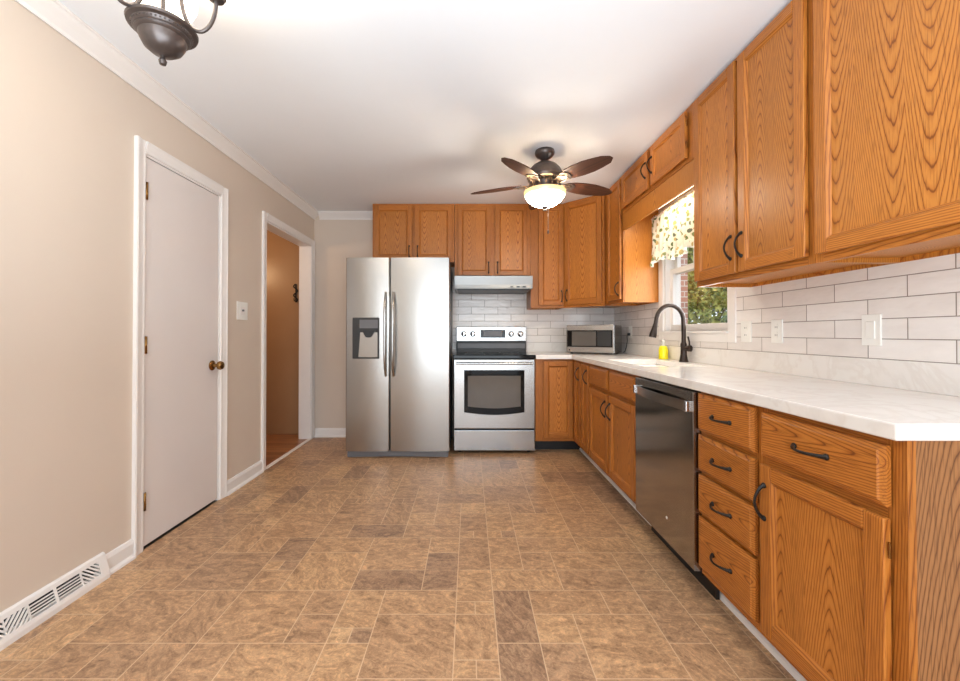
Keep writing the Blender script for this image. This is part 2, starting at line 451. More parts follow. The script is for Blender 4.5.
# ------------------------------------------------------------------ mesh builder
class MB:
    def __init__(self):
        self.bm = bmesh.new()

    def _take(self, t, mat=0, smooth=False):
        for f in t.faces:
            f.material_index = mat; f.smooth = smooth
        me = bpy.data.meshes.new('tmp'); t.to_mesh(me); t.free()
        self.bm.from_mesh(me); bpy.data.meshes.remove(me)
        return self

    def box(self, x0, x1, y0, y1, z0, z1, bev=0.0, mat=0, seg=2, mtx=None):
        t = bmesh.new()
        bmesh.ops.create_cube(t, size=1)
        for v in t.verts:
            v.co = Vector(((x0 + x1) / 2 + v.co.x * (x1 - x0), (y0 + y1) / 2 + v.co.y * (y1 - y0), (z0 + z1) / 2 + v.co.z * (z1 - z0)))
        if bev > 0:
            bmesh.ops.bevel(t, geom=list(t.edges), offset=bev, segments=seg, profile=0.5, affect='EDGES', clamp_overlap=True)
        if mtx is not None:
            t.transform(mtx)
        bmesh.ops.recalc_face_normals(t, faces=t.faces)
        return self._take(t, mat)

    def prism(self, pts, lo, hi, axis='z', bev=0.0, mat=0, mtx=None):
        """pts: 2-D outline in the plane across `axis` ((x,y) for z, (x,z) for y, (y,z) for x)"""
        t = bmesh.new()

        def P(a, b, c):
            return {'z': (a, b, c), 'y': (a, c, b), 'x': (c, a, b)}[axis]
        A = [t.verts.new(P(a, b, lo)) for a, b in pts]
        B = [t.verts.new(P(a, b, hi)) for a, b in pts]
        n = len(pts)
        t.faces.new(A); t.faces.new(B[::-1])
        for i in range(n):
            t.faces.new((A[i], B[i], B[(i + 1) % n], A[(i + 1) % n]))
        bmesh.ops.recalc_face_normals(t, faces=t.faces)
        if bev > 0:
            bmesh.ops.bevel(t, geom=list(t.edges), offset=bev, segments=2, profile=0.5, affect='EDGES', clamp_overlap=True)
        if mtx is not None:
            t.transform(mtx)
        return self._take(t, mat)

    def tube(self, pts, rad, n=10, mat=0, smooth=True, closed=False):
        pts = [Vector(p) for p in pts]
        if not hasattr(rad, '__len__'):
            rad = [rad] * len(pts)
        t = bmesh.new(); rings = []
        up = Vector((0.13, 0.31, 0.94)).normalized()
        N = len(pts)
        for i, p in enumerate(pts):
            a = pts[(i - 1) % N] if closed else pts[max(i - 1, 0)]
            b = pts[(i + 1) % N] if closed else pts[min(i + 1, N - 1)]
            d = (b - a).normalized()
            if i == 0 and abs(d.dot(up)) > 0.97:
                up = Vector((1, 0.1, 0)).normalized()
            s = d.cross(up)
            if s.length < 1e-5:
                s = d.orthogonal()
            s.normalize(); up = s.cross(d).normalized()
            rings.append([t.verts.new(p + rad[i] * (math.cos(k * 2 * math.pi / n) * s + math.sin(k * 2 * math.pi / n) * up)) for k in range(n)])
        for i in range(N if closed else N - 1):
            a, b = rings[i], rings[(i + 1) % N]
            for k in range(n):
                t.faces.new((a[k], a[(k + 1) % n], b[(k + 1) % n], b[k]))
        if not closed:
            t.faces.new(rings[0][::-1]); t.faces.new(rings[-1])
        bmesh.ops.recalc_face_normals(t, faces=t.faces)
        return self._take(t, mat, smooth)

    def lathe(self, prof, c=(0, 0, 0), n=32, axis='z', mat=0, smooth=True, close=True):
        t = bmesh.new(); rings = []
        for r, h in prof:
            ring = []
            for k in range(n):
                a = k * 2 * math.pi / n
                x, y = max(r, 1e-4) * math.cos(a), max(r, 1e-4) * math.sin(a)
                co = {'z': (x, y, h), 'y': (x, h, y), 'x': (h, x, y)}[axis]
                ring.append(t.verts.new(Vector(co) + Vector(c)))
            rings.append(ring)
        for a, b in zip(rings, rings[1:]):
            for k in range(n):
                t.faces.new((a[k], a[(k + 1) % n], b[(k + 1) % n], b[k]))
        if close:
            t.faces.new(rings[0][::-1]); t.faces.new(rings[-1])
        bmesh.ops.recalc_face_normals(t, faces=t.faces)
        return self._take(t, mat, smooth)

    def build(self, name, mats, parent=None, mtx=None, origin=None, sharp=40):
        if not isinstance(mats, (list, tuple)):
            mats = [mats]
        co = [v.co for v in self.bm.verts]
        lo = Vector([min(c[i] for c in co) for i in range(3)]); hi = Vector([max(c[i] for c in co) for i in range(3)])
        c = (lo + hi) / 2
        if parent is None:
            c.z = lo.z
        if origin is not None:
            c = Vector(origin)
        self.bm.transform(Matrix.Translation(-c))
        for e in self.bm.edges:
            if len(e.link_faces) == 2 and e.calc_face_angle(0) > R(sharp):
                e.smooth = False
        me = bpy.data.meshes.new(name)
        self.bm.to_mesh(me); self.bm.free()
        for m in mats:
            me.materials.append(M[m])
        o = bpy.data.objects.new(name, me); COL.objects.link(o)
        o.matrix_basis = (mtx if mtx is not None else Matrix()) @ Matrix.Translation(c)
        if parent is not None:
            o.parent = parent
        return o


def tag(o, label=None, cat=None, group=None, kind=None):
    if label: o['label'] = label
    if cat: o['category'] = cat
    if group: o['group'] = group
    if kind: o['kind'] = kind
    return o


def thing(name, label, cat, loc=(0, 0, 0), rz=0.0, group=None, kind=None):
    o = bpy.data.objects.new(name, None); COL.objects.link(o)
    o.empty_display_size = 0.1
    o.location = loc; o.rotation_euler = (0, 0, rz)
    return tag(o, label, cat, group, kind)


def struct(o, label=None):
    o['kind'] = 'structure'
    if label: o['label'] = label
    return o


# ------------------------------------------------------------------ dimensions of the room
XL, XR, YB, YR, H = -1.68, 1.564, 4.32, -2.6, 2.42
T = 0.12

# ------------------------------------------------------------------ room shell
# floor: stone-pattern sheet vinyl, one mesh; tiles are pattern inside it


def build_floor():
    ux, uy = 0.0772, 0.0742
    nx0, nx1 = -24, 20
    ox, oy = 0.1, 1.449
    ny0, ny1 = -56, 40
    W, D = nx1 - nx0, ny1 - ny0
    occ = [[False] * D for _ in range(W)]
    rects = []
    r = random.Random(21)
    for j in range(0, D, 2):
        for i in range(0, W, 2):
            if occ[i][j]:
                continue
            opts = [(4, 4), (4, 4), (4, 2), (2, 4), (2, 2), (4, 2), (2, 4)]
            r.shuffle(opts)
            for w, h in opts:
                # a straight joint runs the length of the floor
                if i + w > W or j + h > D or (i < -nx0 < i + w):
                    continue
                if any(occ[a][b] for a in range(i, i + w) for b in range(j, j + h)):
                    continue
                break
            else:
                w, h = 2, 2
            for a in range(i, i + w):
                for b in range(j, j + h):
                    if a < W and b < D:
                        occ[a][b] = True
            if (w, h) == (2, 4) and r.random() < 0.45:
                rects += [(i, j + 1, 2, 3), (i, j, 1, 1), (i + 1, j, 1, 1)]
            else:
                rects.append((i, j, w, h))
    bm = bmesh.new()
    tint = bm.loops.layers.color.new('tint')
    g = 0.0019

    def quad(x0, x1, y0, y1, z, mat, col):
        x0, x1 = max(x0, XL), min(x1, XR); y0, y1 = max(y0, YR), min(y1, YB)
        if x1 - x0 < 0.002 or y1 - y0 < 0.002:
            return
        f = bm.faces.new([bm.verts.new(p) for p in ((x0, y0, z), (x1, y0, z), (x1, y1, z), (x0, y1, z))])
        f.material_index = mat
        for l in f.loops:
            l[tint] = col
    for i, j, w, h in rects:
        x0, y0 = ox + (i + nx0) * ux, oy + (j + ny0) * uy
        x1, y1 = x0 + w * ux, y0 + h * uy
        k = r.random()
        col = (min(1, max(0, r.gauss(0.66, 0.13))), k, r.choice((0.0, 0.12, 0.25, 0.06, 0.45)), 1)
        if r.random() < 0.07:
            col = (r.uniform(0.05, 0.3), col[1], col[2], 1)
        quad(x0 + g, x1 - g, y0 + g, y1 - g, 0.0, 0, col)
        for a in ((x0, x0 + g, y0, y1), (x1 - g, x1, y0, y1), (x0 + g, x1 - g, y0, y0 + g), (x0 + g, x1 - g, y1 - g, y1)):
            quad(*a, 0.0, 1, (0.5, 0, 0, 1))
    # slab underneath
    t = bmesh.new(); bmesh.ops.create_cube(t, size=1)
    for v in t.verts:
        v.co = Vector(((XL + XR) / 2 + v.co.x * (XR - XL), (YR + YB) / 2 + v.co.y * (YB - YR), -0.06 + v.co.z * 0.118))
    me = bpy.data.meshes.new('tmp'); t.to_mesh(me); t.free()
    n0 = len(bm.faces); bm.from_mesh(me)
    bm.faces.ensure_lookup_table()
    for f in bm.faces[n0:]:
        f.material_index = 1
    me = bpy.data.meshes.new('floor'); bm.to_mesh(me); bm.free()
    me.materials.append(M['floor']); me.materials.append(M['grout'])
    o = bpy.data.objects.new('floor', me); COL.objects.link(o)
    struct(o, 'tan and brown stone-pattern vinyl floor of the kitchen')


build_floor()

b = MB().box(XL - T, XR + T, YR - T, YB + T, H, H + 0.1)
struct(b.build('ceiling', 'ceiling', origin=(0, 0, 0)), 'plain white kitchen ceiling')

# left wall: closet door opening and cased opening
D1 = (2.058, 2.69, 2.045)      # y0, y1, top
D2 = (3.292, 4.235, 2.045)
b = MB()
for y0, y1, z0, z1 in ((YR, D1[0], 0, H), (D1[0], D1[1], D1[2], H), (D1[1], D2[0], 0, H), (D2[0], D2[1], D2[2], H), (D2[1], YB + T, 0, H)):
    b.box(XL - T, XL, y0, y1, z0, z1)
struct(b.build('wall_left', 'wall', origin=(XL, 0, 0)), 'beige painted left wall')
b = MB().box(XL - T, XR + T, YB, YB + T, 0, H)
struct(b.build('wall_back', 'wall', origin=(0, YB, 0)), 'beige painted back wall')
# right wall with the sink window
WY0, WY1, WZ0, WZ1 = 2.40, 3.20, 1.13, 2.08
b = MB()
for y0, y1, z0, z1 in ((YR, WY0, 0, H), (WY0, WY1, 0, WZ0), (WY0, WY1, WZ1, H), (WY1, YB, 0, H)):
    b.box(XR, XR + T, y0, y1, z0, z1)
struct(b.build('wall_right', 'wall', origin=(XR, 0, 0)), 'beige painted right wall')
# rear wall with patio doors, behind the camera
b = MB()
b.box(XL - T, -1.3, YR - T, YR, 0, H); b.box(1.3, XR + T, YR - T, YR, 0, H); b.box(-1.3, 1.3, YR - T, YR, 2.1, H)
struct(b.build('wall_rear', 'wall', origin=(0, YR, 0)), 'beige painted rear wall')
pd = struct(thing('door_3', None, None, (0, YR - 0.06, 0)))
b = MB()
for x0, x1 in ((-1.3, -1.22), (-0.04, 0.04), (1.22, 1.3)):
    b.box(x0, x1, -0.04, 0.04, 0, 2.1)
b.box(-1.3, 1.3, -0.04, 0.04, 0, 0.08); b.box(-1.3, 1.3, -0.04, 0.04, 2.02, 2.1)
b.build('door_frame', 'white', pd)
MB().box(-1.22, 1.22, -0.004, 0.004, 0.08, 2.02).build('door_glass', 'glass', pd)

# hall beyond the cased opening
hx0, hx1, hy0, hy1 = -3.6, XL - T, 2.9, 4.44
b = MB().box(hx0 - 0.1, XL, hy0, hy1 + 0.1, -0.12, -0.0005)
struct(b.build('floor_hall', 'hall_wood', origin=(0, 0, 0)), 'reddish wood floor of the hall')
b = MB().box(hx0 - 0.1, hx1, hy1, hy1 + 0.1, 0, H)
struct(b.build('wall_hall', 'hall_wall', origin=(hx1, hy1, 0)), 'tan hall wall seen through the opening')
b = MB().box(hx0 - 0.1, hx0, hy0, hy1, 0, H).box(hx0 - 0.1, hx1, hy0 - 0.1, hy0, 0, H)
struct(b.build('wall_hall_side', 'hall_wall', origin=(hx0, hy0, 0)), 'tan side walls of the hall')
b = MB().box(hx0 - 0.1, hx1, hy0 - 0.1, hy1 + 0.1, H, H + 0.1)
struct(b.build('ceiling_hall', 'ceiling', origin=(0, 0, 0)), 'white hall ceiling')
point('hall_lamp_light', (-2.75, 3.5, 1.9), 14, (1.0, 0.66, 0.36), 0.08)

# closet box added to stop light leaks, coloured dark for shade under the door
b = MB().box(XL - 0.75, XL - 0.70, 1.9, 2.85, 0, H).box(XL - 0.70, XL - T, 1.9, 1.95, 0, H).box(XL - 0.70, XL - T, 2.8, 2.85, 0, H).box(XL - 0.75, XL, 1.9, 2.85, -0.1, -0.001)
struct(b.build('wall_closet', 'dark_grey', origin=(XL, 2.4, 0)))
# crown moulding
crown = [(0, 0), (0, -0.075), (0.010, -0.078), (0.014, -0.062), (0.034, -0.040), (0.052, -0.022), (0.058, -0.012), (0.068, -0.010), (0.068, 0)]
b = MB().prism([(XL + a, H - 0.001 + c) for a, c in crown], YR, YB, 'y')
struct(b.build('trim_1', 'white', origin=(XL, 0, H)), 'white crown moulding along the left wall')
b = MB().prism([(YB - a, H - 0.001 + c) for a, c in crown], XL + 0.06, -0.98, 'x')
struct(b.build('trim_2', 'white', origin=(0, YB, H)), 'white crown moulding along the back wall')
# baseboards with shoe
base = [(0, 0), (0.026, 0), (0.024, 0.010), (0.016, 0.017), (0.013, 0.022), (0.013, 0.075), (0.007, 0.092), (0, 0.095)]


def baseboard(name, pts_axis, lo, hi, flip, at, label):
    b = MB()
    if pts_axis == 'y':
        b.prism([(at + a * flip, c) for a, c in base], lo, hi, 'y')
    else:
        b.prism([(at + a * flip, c) for a, c in base], lo, hi, 'x')
    struct(b.build(name, 'white'), label)


baseboard('baseboard_left', 'y', 1.842, D1[0] - 0.063, 1, XL, 'short white baseboard between floor register and closet door')
baseboard('baseboard_left_far', 'y', D1[1] + 0.063, D2[0] - 0.063, 1, XL, 'white baseboard between the closet door and the hall opening')
baseboard('baseboard_left_rear', 'y', YR, 1.028, 1, XL, 'white baseboard of the left wall near the viewer')
baseboard('baseboard_back', 'x', XL + 0.02, -1.12, -1, YB, 'white baseboard on back wall beside fridge')

# casings
cas = [(0, 0), (0.062, 0), (0.062, 0.018), (0.054, 0.020), (0.045, 0.016), (0.018, 0.011), (0.006, 0.012), (0, 0.009)]


def casing(y0, y1, top, parent, name='casing'):
    """casing around an opening in the left wall; the profile runs out from the opening edge"""
    b = MB()
    b.prism([(XL + d, y0 - a) for a, d in cas], 0.0, top + 0.062, 'z')
    b.prism([(XL + d, y1 + a) for a, d in cas], 0.0, top + 0.062, 'z')
    b.prism([(XL + d, top + a) for a, d in cas], y0 - 0.0, y1 + 0.0, 'y')
    # jamb
    b.box(XL - T - 0.002, XL + 0.002, y0 - 0.002, y0 + 0.010, 0, top)
    b.box(XL - T - 0.002, XL + 0.002, y1 - 0.010, y1 + 0.002, 0, top)
    b.box(XL - T - 0.002, XL + 0.002, y0, y1, top - 0.010, top + 0.002)
    return b.build(name, 'white', parent, origin=(XL, (y0 + y1) / 2, 0)) if parent is None else b.build(name, 'white', parent)


d1 = struct(thing('door_1', None, None, (0, 0, 0)), 'white flush closet door with brass knob in the left wall')
casing(*D1, d1)
b = MB().box(XL - 0.042, XL - 0.002, D1[0] + 0.013, D1[1] - 0.014, 0.014, D1[2] - 0.014, 0.002)
slab = b.build('door_slab', 'door_white', d1)
for z in (1.855, 1.054, 0.245):
    b = MB().tube([(XL + 0.005, D1[0] + 0.0125, z - 0.045), (XL + 0.005, D1[0] + 0.0125, z + 0.045)], 0.0065, 8)
    b.box(XL - 0.0025, XL - 0.0005, D1[0] + 0.014, D1[0] + 0.028, z - 0.045, z + 0.045)
    b.build('hinge', 'brass', d1)
b = MB()
ky, kz = 2.615, 0.905
b.lathe([(0.033, 0), (0.033, 0.004), (0.026, 0.010), (0.012, 0.013), (0.010, 0.030), (0.014, 0.036), (0.026, 0.044), (0.029, 0.056), (0.024, 0.068), (0.010, 0.073)], (XL - 0.002, ky, kz), 24, 'x')
b.build('door_knob', 'brass', d1)

d2 = struct(thing('door_2', None, None, (0, 0, 0)), 'white cased opening to the hall at the far end of the left wall')
casing(*D2, d2)
MB().box(XL - 0.02, XL + 0.02, D2[0], D2[1], 0.0, 0.006, 0.002).build('threshold', 'white', d2)

# ------------------------------------------------------------------ sink window
w1 = struct(thing('window_1', None, None, (XR, (WY0 + WY1) / 2, WZ0)), 'white double-hung window above the sink')


def W(mb, name, mat, p=w1):
    return mb.build(name, mat, p, mtx=Matrix.Translation((-XR, -(WY0 + WY1) / 2, -WZ0)))


b = MB()
b.box(XR - 0.018, XR, WY0 - 0.07, WY0, WZ0 - 0.07, WZ1 + 0.07, 0.003)
b.box(XR - 0.018, XR, WY1, WY1 + 0.07, WZ0 - 0.07, WZ1 + 0.07, 0.003)
b.box(XR - 0.018, XR, WY0, WY1, WZ1, WZ1 + 0.07, 0.003)
b.box(XR - 0.018, XR, WY0, WY1, WZ0 - 0.07, WZ0 - 0.012, 0.003)
W(b, 'casing', 'white')
b = MB().box(XR - 0.03, XR + 0.07, WY0 - 0.012, WY1 + 0.012, WZ0 - 0.014, WZ0, 0.003)
W(b, 'stool', 'white')
b = MB()
b.box(XR, XR + T, WY0 - 0.001, WY0 + 0.015, WZ0, WZ1); b.box(XR, XR + T, WY1 - 0.015, WY1 + 0.001, WZ0, WZ1)
b.box(XR, XR + T, WY0, WY1, WZ1 - 0.015, WZ1 + 0.001)
W(b, 'jamb', 'white')
zm = 1.60


def sash(x0, x1, z0, z1, nm):
    b = MB(); s = 0.042
    y0, y1 = WY0 + 0.015, WY1 - 0.015
    b.box(x0, x1, y0, y0 + s, z0, z1, 0.002); b.box(x0, x1, y1 - s, y1, z0, z1, 0.002)
    b.box(x0, x1, y0 + s, y1 - s, z0, z0 + 0.05, 0.002); b.box(x0, x1, y0 + s, y1 - s, z1 - 0.042, z1, 0.002)
    o = W(b, nm, 'white')
    g = MB().box((x0 + x1) / 2 - 0.002, (x0 + x1) / 2 + 0.002, y0 + s - 0.002, y1 - s + 0.002, z0 + 0.048, z1 - 0.04)
    go = g.build('pane', 'glass', o, mtx=o.matrix_basis.inverted() @ Matrix.Translation((-XR, -(WY0 + WY1) / 2, -WZ0)))
    return o


sash(XR + 0.035, XR + 0.065, WZ0 + 0.001, zm + 0.02, 'lower_sash')
up = sash(XR + 0.070, XR + 0.100, zm - 0.02, WZ1 - 0.015, 'upper_sash')
b = MB()
for k in (1, 2):
    y = WY0 + 0.057 + k * (WY1 - WY0 - 0.114) / 3
    b.box(XR + 0.074, XR + 0.096, y - 0.008, y + 0.008, zm + 0.028, WZ1 - 0.055)
b.box(XR + 0.074, XR + 0.096, WY0 + 0.057, WY1 - 0.057, 1.83, 1.846)
b.build('muntins', 'white', up, mtx=up.matrix_basis.inverted() @ Matrix.Translation((-XR, -(WY0 + WY1) / 2, -WZ0)))

# ------------------------------------------------------------------ backsplash tiles
b = MB()
b.box(-0.30, XR, YB - 0.008, YB, 0.90, 1.70)
struct(b.build('trim_3', 'tile_back', origin=(0, YB, 0)), 'glossy white subway tile backsplash on the back wall')
b = MB()
b.box(XR - 0.008, XR, WY1 + 0.07, YB - 0.008, 0.90, 1.40)
b.box(XR - 0.008, XR, WY0 - 0.07, WY1 + 0.07, 0.90, WZ0 - 0.07)
b.box(XR - 0.008, XR, 0.70, WY0 - 0.07, 0.90, 1.40)
struct(b.build('trim_4', 'tile_right', origin=(XR, 0, 0)), 'glossy white subway tile backsplash on the right wall')
XRT = XR - 0.008     # tiled face
YBT = YB - 0.008

# ------------------------------------------------------------------ cabinets


def pull(parent, mtx, length=0.105, proj=0.028):
    """bow pull: local x along the pull, y outwards is -y"""
    b = MB()
    n = 13; pts = []; rad = []
    for i in range(n):
        t = i / (n - 1)
        x = (t - 0.5) * length
        y = -0.004 - proj * math.sin(math.pi * t) ** 0.8
        pts.append((x, y, 0)); rad.append(0.0040 + 0.0024 * abs(2 * t - 1) ** 3)
    b.tube(pts, rad, 8)
    for s in (-1, 1):
        b.lathe([(0.0085, 0.0), (0.009, -0.003), (0.006, -0.007)], (s * length / 2, 0, 0), 12, 'y')
    return b.build('handle', 'iron', parent, mtx=mtx)


def door(root, x0, x1, z0, z1, hx=None, hz=None, mtx=None, y=-0.004, name='door', hinge_x=None):
    """frame-and-panel door on a cabinet front; local frame of the cabinet (front faces -y)"""
    mtx = mtx if mtx is not None else Matrix()
    th, s = 0.02, 0.048
    b = MB()
    w, h = x1 - x0, z1 - z0
    hw, hh = w / 2, h / 2
    if w < 0.25:
        s = min(s, w * 0.24)
    b.box(-hw, -hw + s, -th, 0, -hh, hh, 0.004, 0); b.box(hw - s, hw, -th, 0, -hh, hh, 0.004, 0)
    b.box(-hw + s, hw - s, -th, 0, hh - s, hh, 0.004, 1); b.box(-hw + s, hw - s, -th, 0, -hh, -hh + s, 0.004, 1)
    # sloping sticking between frame and panel
    q = 0.010
    for sx in (-1, 1):
        b.prism([(sx * (hw - s), -th + 0.002), (sx * (hw - s - q), -th + 0.0125), (sx * (hw - s - q), -0.003), (sx * (hw - s), -0.003)], -hh + s - 0.001, hh - s + 0.001, 'z', mat=0)
    M_ = Matrix()
    for sz in (-1, 1):
        t = [(-th + 0.002, sz * (hh - s)), (-th + 0.0125, sz * (hh - s - q)), (-0.004, sz * (hh - s - q)), (-0.004, sz * (hh - s))]
        b.prism(t, -hw + s - 0.001, hw - s + 0.001, 'x', mat=1)
    C = mtx @ Matrix.Translation(((x0 + x1) / 2, y, (z0 + z1) / 2))
    d = b.build(name, ['oak_z', 'oak_x'], root, mtx=C, origin=(0, 0, 0))
    p = MB().box(-hw + s - 0.004, hw - s + 0.004, -0.0075, -0.002, -hh + s - 0.004, hh - s + 0.004)
    p.build('panel', 'oak_panel', d)
    if hx is not None:
        ml = Matrix.Translation((hx - (x0 + x1) / 2, -th, hz - (z0 + z1) / 2)) @ Matrix.Rotation(R(90), 4, 'Y')
        pull(d, ml)
    if hinge_x is not None:
        for k in (z0 + 0.07, z1 - 0.07):
            zz = k - (z0 + z1) / 2; xx = hinge_x - (x0 + x1) / 2
            MB().tube([(xx, -0.010, zz - 0.018), (xx, -0.010, zz + 0.018)], 0.003, 8).build('hinge', 'brass', d)
    return d


def drawer(root, x0, x1, z0, z1, handle=True, name='drawer'):
    b = MB()
    hw, hh = (x1 - x0) / 2, (z1 - z0) / 2
    t = bmesh.new()
    c = 0.011
    A = [(-hw, 0, -hh), (hw, 0, -hh), (hw, 0, hh), (-hw, 0, hh)]
    B = [(-hw, -0.011, -hh), (hw, -0.011, -hh), (hw, -0.011, hh), (-hw, -0.011, hh)]
    Cc = [(-hw + c, -0.0165, -hh + c), (hw - c, -0.0165, -hh + c), (hw - c, -0.0165, hh - c), (-hw + c, -0.0165, hh - c)]
    D = [(-hw + c + 0.003, -0.02, -hh + c + 0.003), (hw - c - 0.003, -0.02, -hh + c + 0.003), (hw - c - 0.003, -0.02, hh - c - 0.003), (-hw + c + 0.003, -0.02, hh - c - 0.003)]
    rings = [[t.verts.new(p) for p in q] for q in (A, B, Cc, D)]
    for a, e in zip(rings, rings[1:]):
        for k in range(4):
            t.faces.new((a[k], a[(k + 1) % 4], e[(k + 1) % 4], e[k]))
    t.faces.new(rings[0][::-1]); t.faces.new(rings[-1])
    bmesh.ops.recalc_face_normals(t, faces=t.faces)
    b._take(t, 0)
    d = b.build(name, 'oak_drawer', root, mtx=Matrix.Translation(((x0 + x1) / 2, -0.004, (z0 + z1) / 2)), origin=(0, 0, 0))
    if handle:
        pull(d, Matrix.Translation((0, -0.02, 0)))
    return d


def frame(root, w, z0, z1, openings, th=0.019, y=0.0):
    """face frame of an upper or base cabinet: rails and stiles around the openings (x0,x1,z0,z1)"""
    xs = sorted({0.0, w} | {v for o in openings for v in o[:2]}); zs = sorted({z0, z1} | {v for o in openings for v in o[2:]})
    b = MB()
    for zi in range(len(zs) - 1):
        run = None
        for xi in range(len(xs) - 1):
            cx, cz = (xs[xi] + xs[xi + 1]) / 2, (zs[zi] + zs[zi + 1]) / 2
            solid = not any(o[0] < cx < o[1] and o[2] < cz < o[3] for o in openings)
            if solid:
                full = all(not (o[2] < cz < o[3]) for o in openings)
                b.box(xs[xi], xs[xi + 1], y, y + th, zs[zi], zs[zi + 1], 0, 1 if full and 0 < xi < len(xs) - 2 else 0)
    return b.build('face_frame', ['oak_z', 'oak_x'], root)


def upper(name, label, loc, rz, w, h, doors, depth=0.30, group='honey oak wall cabinets', end=None, low=0.0):
    r = thing(name, label, 'cabinet', loc, rz, group)
    ops = [(x0 + 0.012, x1 - 0.012, z0 + 0.012, z1 - 0.012) for (x0, x1, z0, z1, *_) in doors]
    frame(r, w, 0, h, ops)
    b = MB()
    b.box(0, 0.015, 0.019, depth, 0, h); b.box(w - 0.015, w, 0.019, depth, 0, h)
    b.box(0.015, w - 0.015, 0.022, depth - 0.006, 0.018, 0.030); b.box(0.015, w - 0.015, 0.022, depth - 0.006, h - 0.012, h)
    b.box(0.015, w - 0.015, depth - 0.006, depth, 0, h)
    b.build('case', 'oak_side', r)
    for dd in doors:
        x0, x1, z0, z1 = dd[:4]
        door(r, x0, x1, z0, z1, *(dd[4:6] if len(dd) > 4 else (None, None)), hinge_x=dd[6] if len(dd) > 6 else None)
    return r


UF = YB - 0.305                    # front plane of the back uppers
HU = H - 0.002
# back wall
h = HU - 1.83
upper('wall_cabinet', 'oak two-door wall cabinet above the stainless fridge', (-0.975, UF, 1.83), 0, 0.822, h,
      [(0.02, 0.40, 0.02, h - 0.022, 0.372, 0.105), (0.428, 0.803, 0.02, h - 0.022, 0.456, 0.105)], depth=0.302)
h = HU - 1.672
upper('wall_cabinet', 'oak two-door wall cabinet above the range hood', (-0.149, UF, 1.672), 0, 0.762, h,
      [(0.03, 0.365, 0.022, h - 0.022, 0.34, 0.10), (0.405, 0.733, 0.022, h - 0.022, 0.43, 0.10)], depth=0.302)
h = HU - 1.37
upper('wall_cabinet', 'tall oak single-door wall cabinet between range hood and diagonal corner', (0.615, UF, 1.37), 0, 0.337, h,
      [(0.076, 0.327, 0.026, h - 0.022, 0.305, 0.115)], depth=0.295)

# diagonal corner cabinet
ax, ay, bx, by = 0.954, UF, 1.262, 3.712
dr = thing('corner_wall_cabinet', 'tall oak wall cabinet with a diagonal door filling the far corner', 'cabinet', (ax, ay, 1.37), math.atan2(by - ay, bx - ax))
Lw = math.hypot(bx - ax, by - ay)
inv = (Matrix.Translation((ax, ay, 0)) @ Matrix.Rotation(math.atan2(by - ay, bx - ax), 4, 'Z')).inverted()
pl = [inv @ Vector((x, y, 0)) for x, y in ((ax, YB - 0.003), (ax, ay + 0.001), (bx + 0.001, by), (XR - 0.003, by), (XR - 0.003, YB - 0.003))]
pts = [(p.x, p.y) for p in pl]
b = MB().prism(pts, 0.018, h)
b.build('case', 'oak_side', dr)
frame(dr, Lw, 0, h, [(0.04, Lw - 0.04, 0.04, h - 0.04)], th=0.015, y=-0.0155)
door(dr, 0.022, Lw - 0.022, 0.026, h - 0.022, 0.05, 0.12, y=-0.017)

UX = 1.262
RZ = R(-90)
upper('wall_cabinet', 'narrow tall oak wall cabinet at the left side of the sink window', (UX, 3.708, 1.37), RZ, 0.426, h,
      [(0.10, 0.412, 0.026, h - 0.022, 0.385, 0.115)], depth=0.29)
hs = HU - 2.10
upper('wall_cabinet', 'short oak cabinet with two small doors above the sink window', (UX, 3.278, 2.10), RZ, 1.061, hs,
      [(0.02, 0.497, 0.024, hs - 0.024, 0.47, 0.16), (0.54, 0.985, 0.024, hs - 0.024, 0.567, 0.16, 0.992)], depth=0.298)
upper('wall_cabinet', 'large oak wall cabinet with a pair of doors right of sink window', (UX, 2.215, 1.37), RZ, 0.757, h,
      [(0.012, 0.349, 0.028, h - 0.022, 0.322, 0.15), (0.371, 0.738, 0.028, h - 0.022, 0.398, 0.15)], depth=0.298)
upper('wall_cabinet', 'nearest oak wall cabinet with one wide door, cut by the right photo edge', (UX, 1.456, 1.37), RZ, 0.60, h,
      [(0.021, 0.572, 0.028, h - 0.022, 0.54, 0.15)], depth=0.298)
b = MB().box(UX + 0.0, UX + 0.019, 2.218, 3.276, 1.958, 2.097, 0.002)
tag(b.build('valance_board', 'oak_side'), 'plain oak valance board below the short cabinet above the window', 'board')

# base cabinets
BX, BYF = 0.972, 3.72


def base_case(r, w, depth=0.587, top=0.876):
    b = MB()
    b.box(0, 0.016, 0.019, depth, 0.115, top); b.box(w - 0.016, w, 0.019, depth, 0.115, top)
    b.box(0.016, w - 0.016, 0.022, depth, 0.115, 0.131); b.box(0.016, w - 0.016, depth - 0.008, depth, 0.131, top)
    b.build('case', 'oak_side', r)
    MB().box(0, w, 0.096, 0.110, 0.0, 0.1145).build('toe_kick', 'black', r)


def ops_of(lst):
    return [(a + 0.012, b_ - 0.012, c + 0.012, d - 0.012) for a, b_, c, d in lst]


ZD = (0.716, 0.857); ZDOOR = (0.147, 0.69)
# sink base
r = thing('base_cabinet', 'oak sink cabinet with two doors and two false drawer fronts', 'cabinet', (BX, 3.198, 0), RZ, 'honey oak base cabinets')
L = [(0.01, 0.425, *ZD), (0.465, 0.885, *ZD), (0.01, 0.425, *ZDOOR), (0.465, 0.885, *ZDOOR)]
frame(r, 0.913, 0.115, 0.876, ops_of(L)); base_case(r, 0.913)
drawer(r, *L[0], handle=False, name='false_drawer_front'); drawer(r, *L[1], handle=False, name='false_drawer_front')
door(r, *L[2], 0.395, 0.585); door(r, *L[3], 0.495, 0.585)
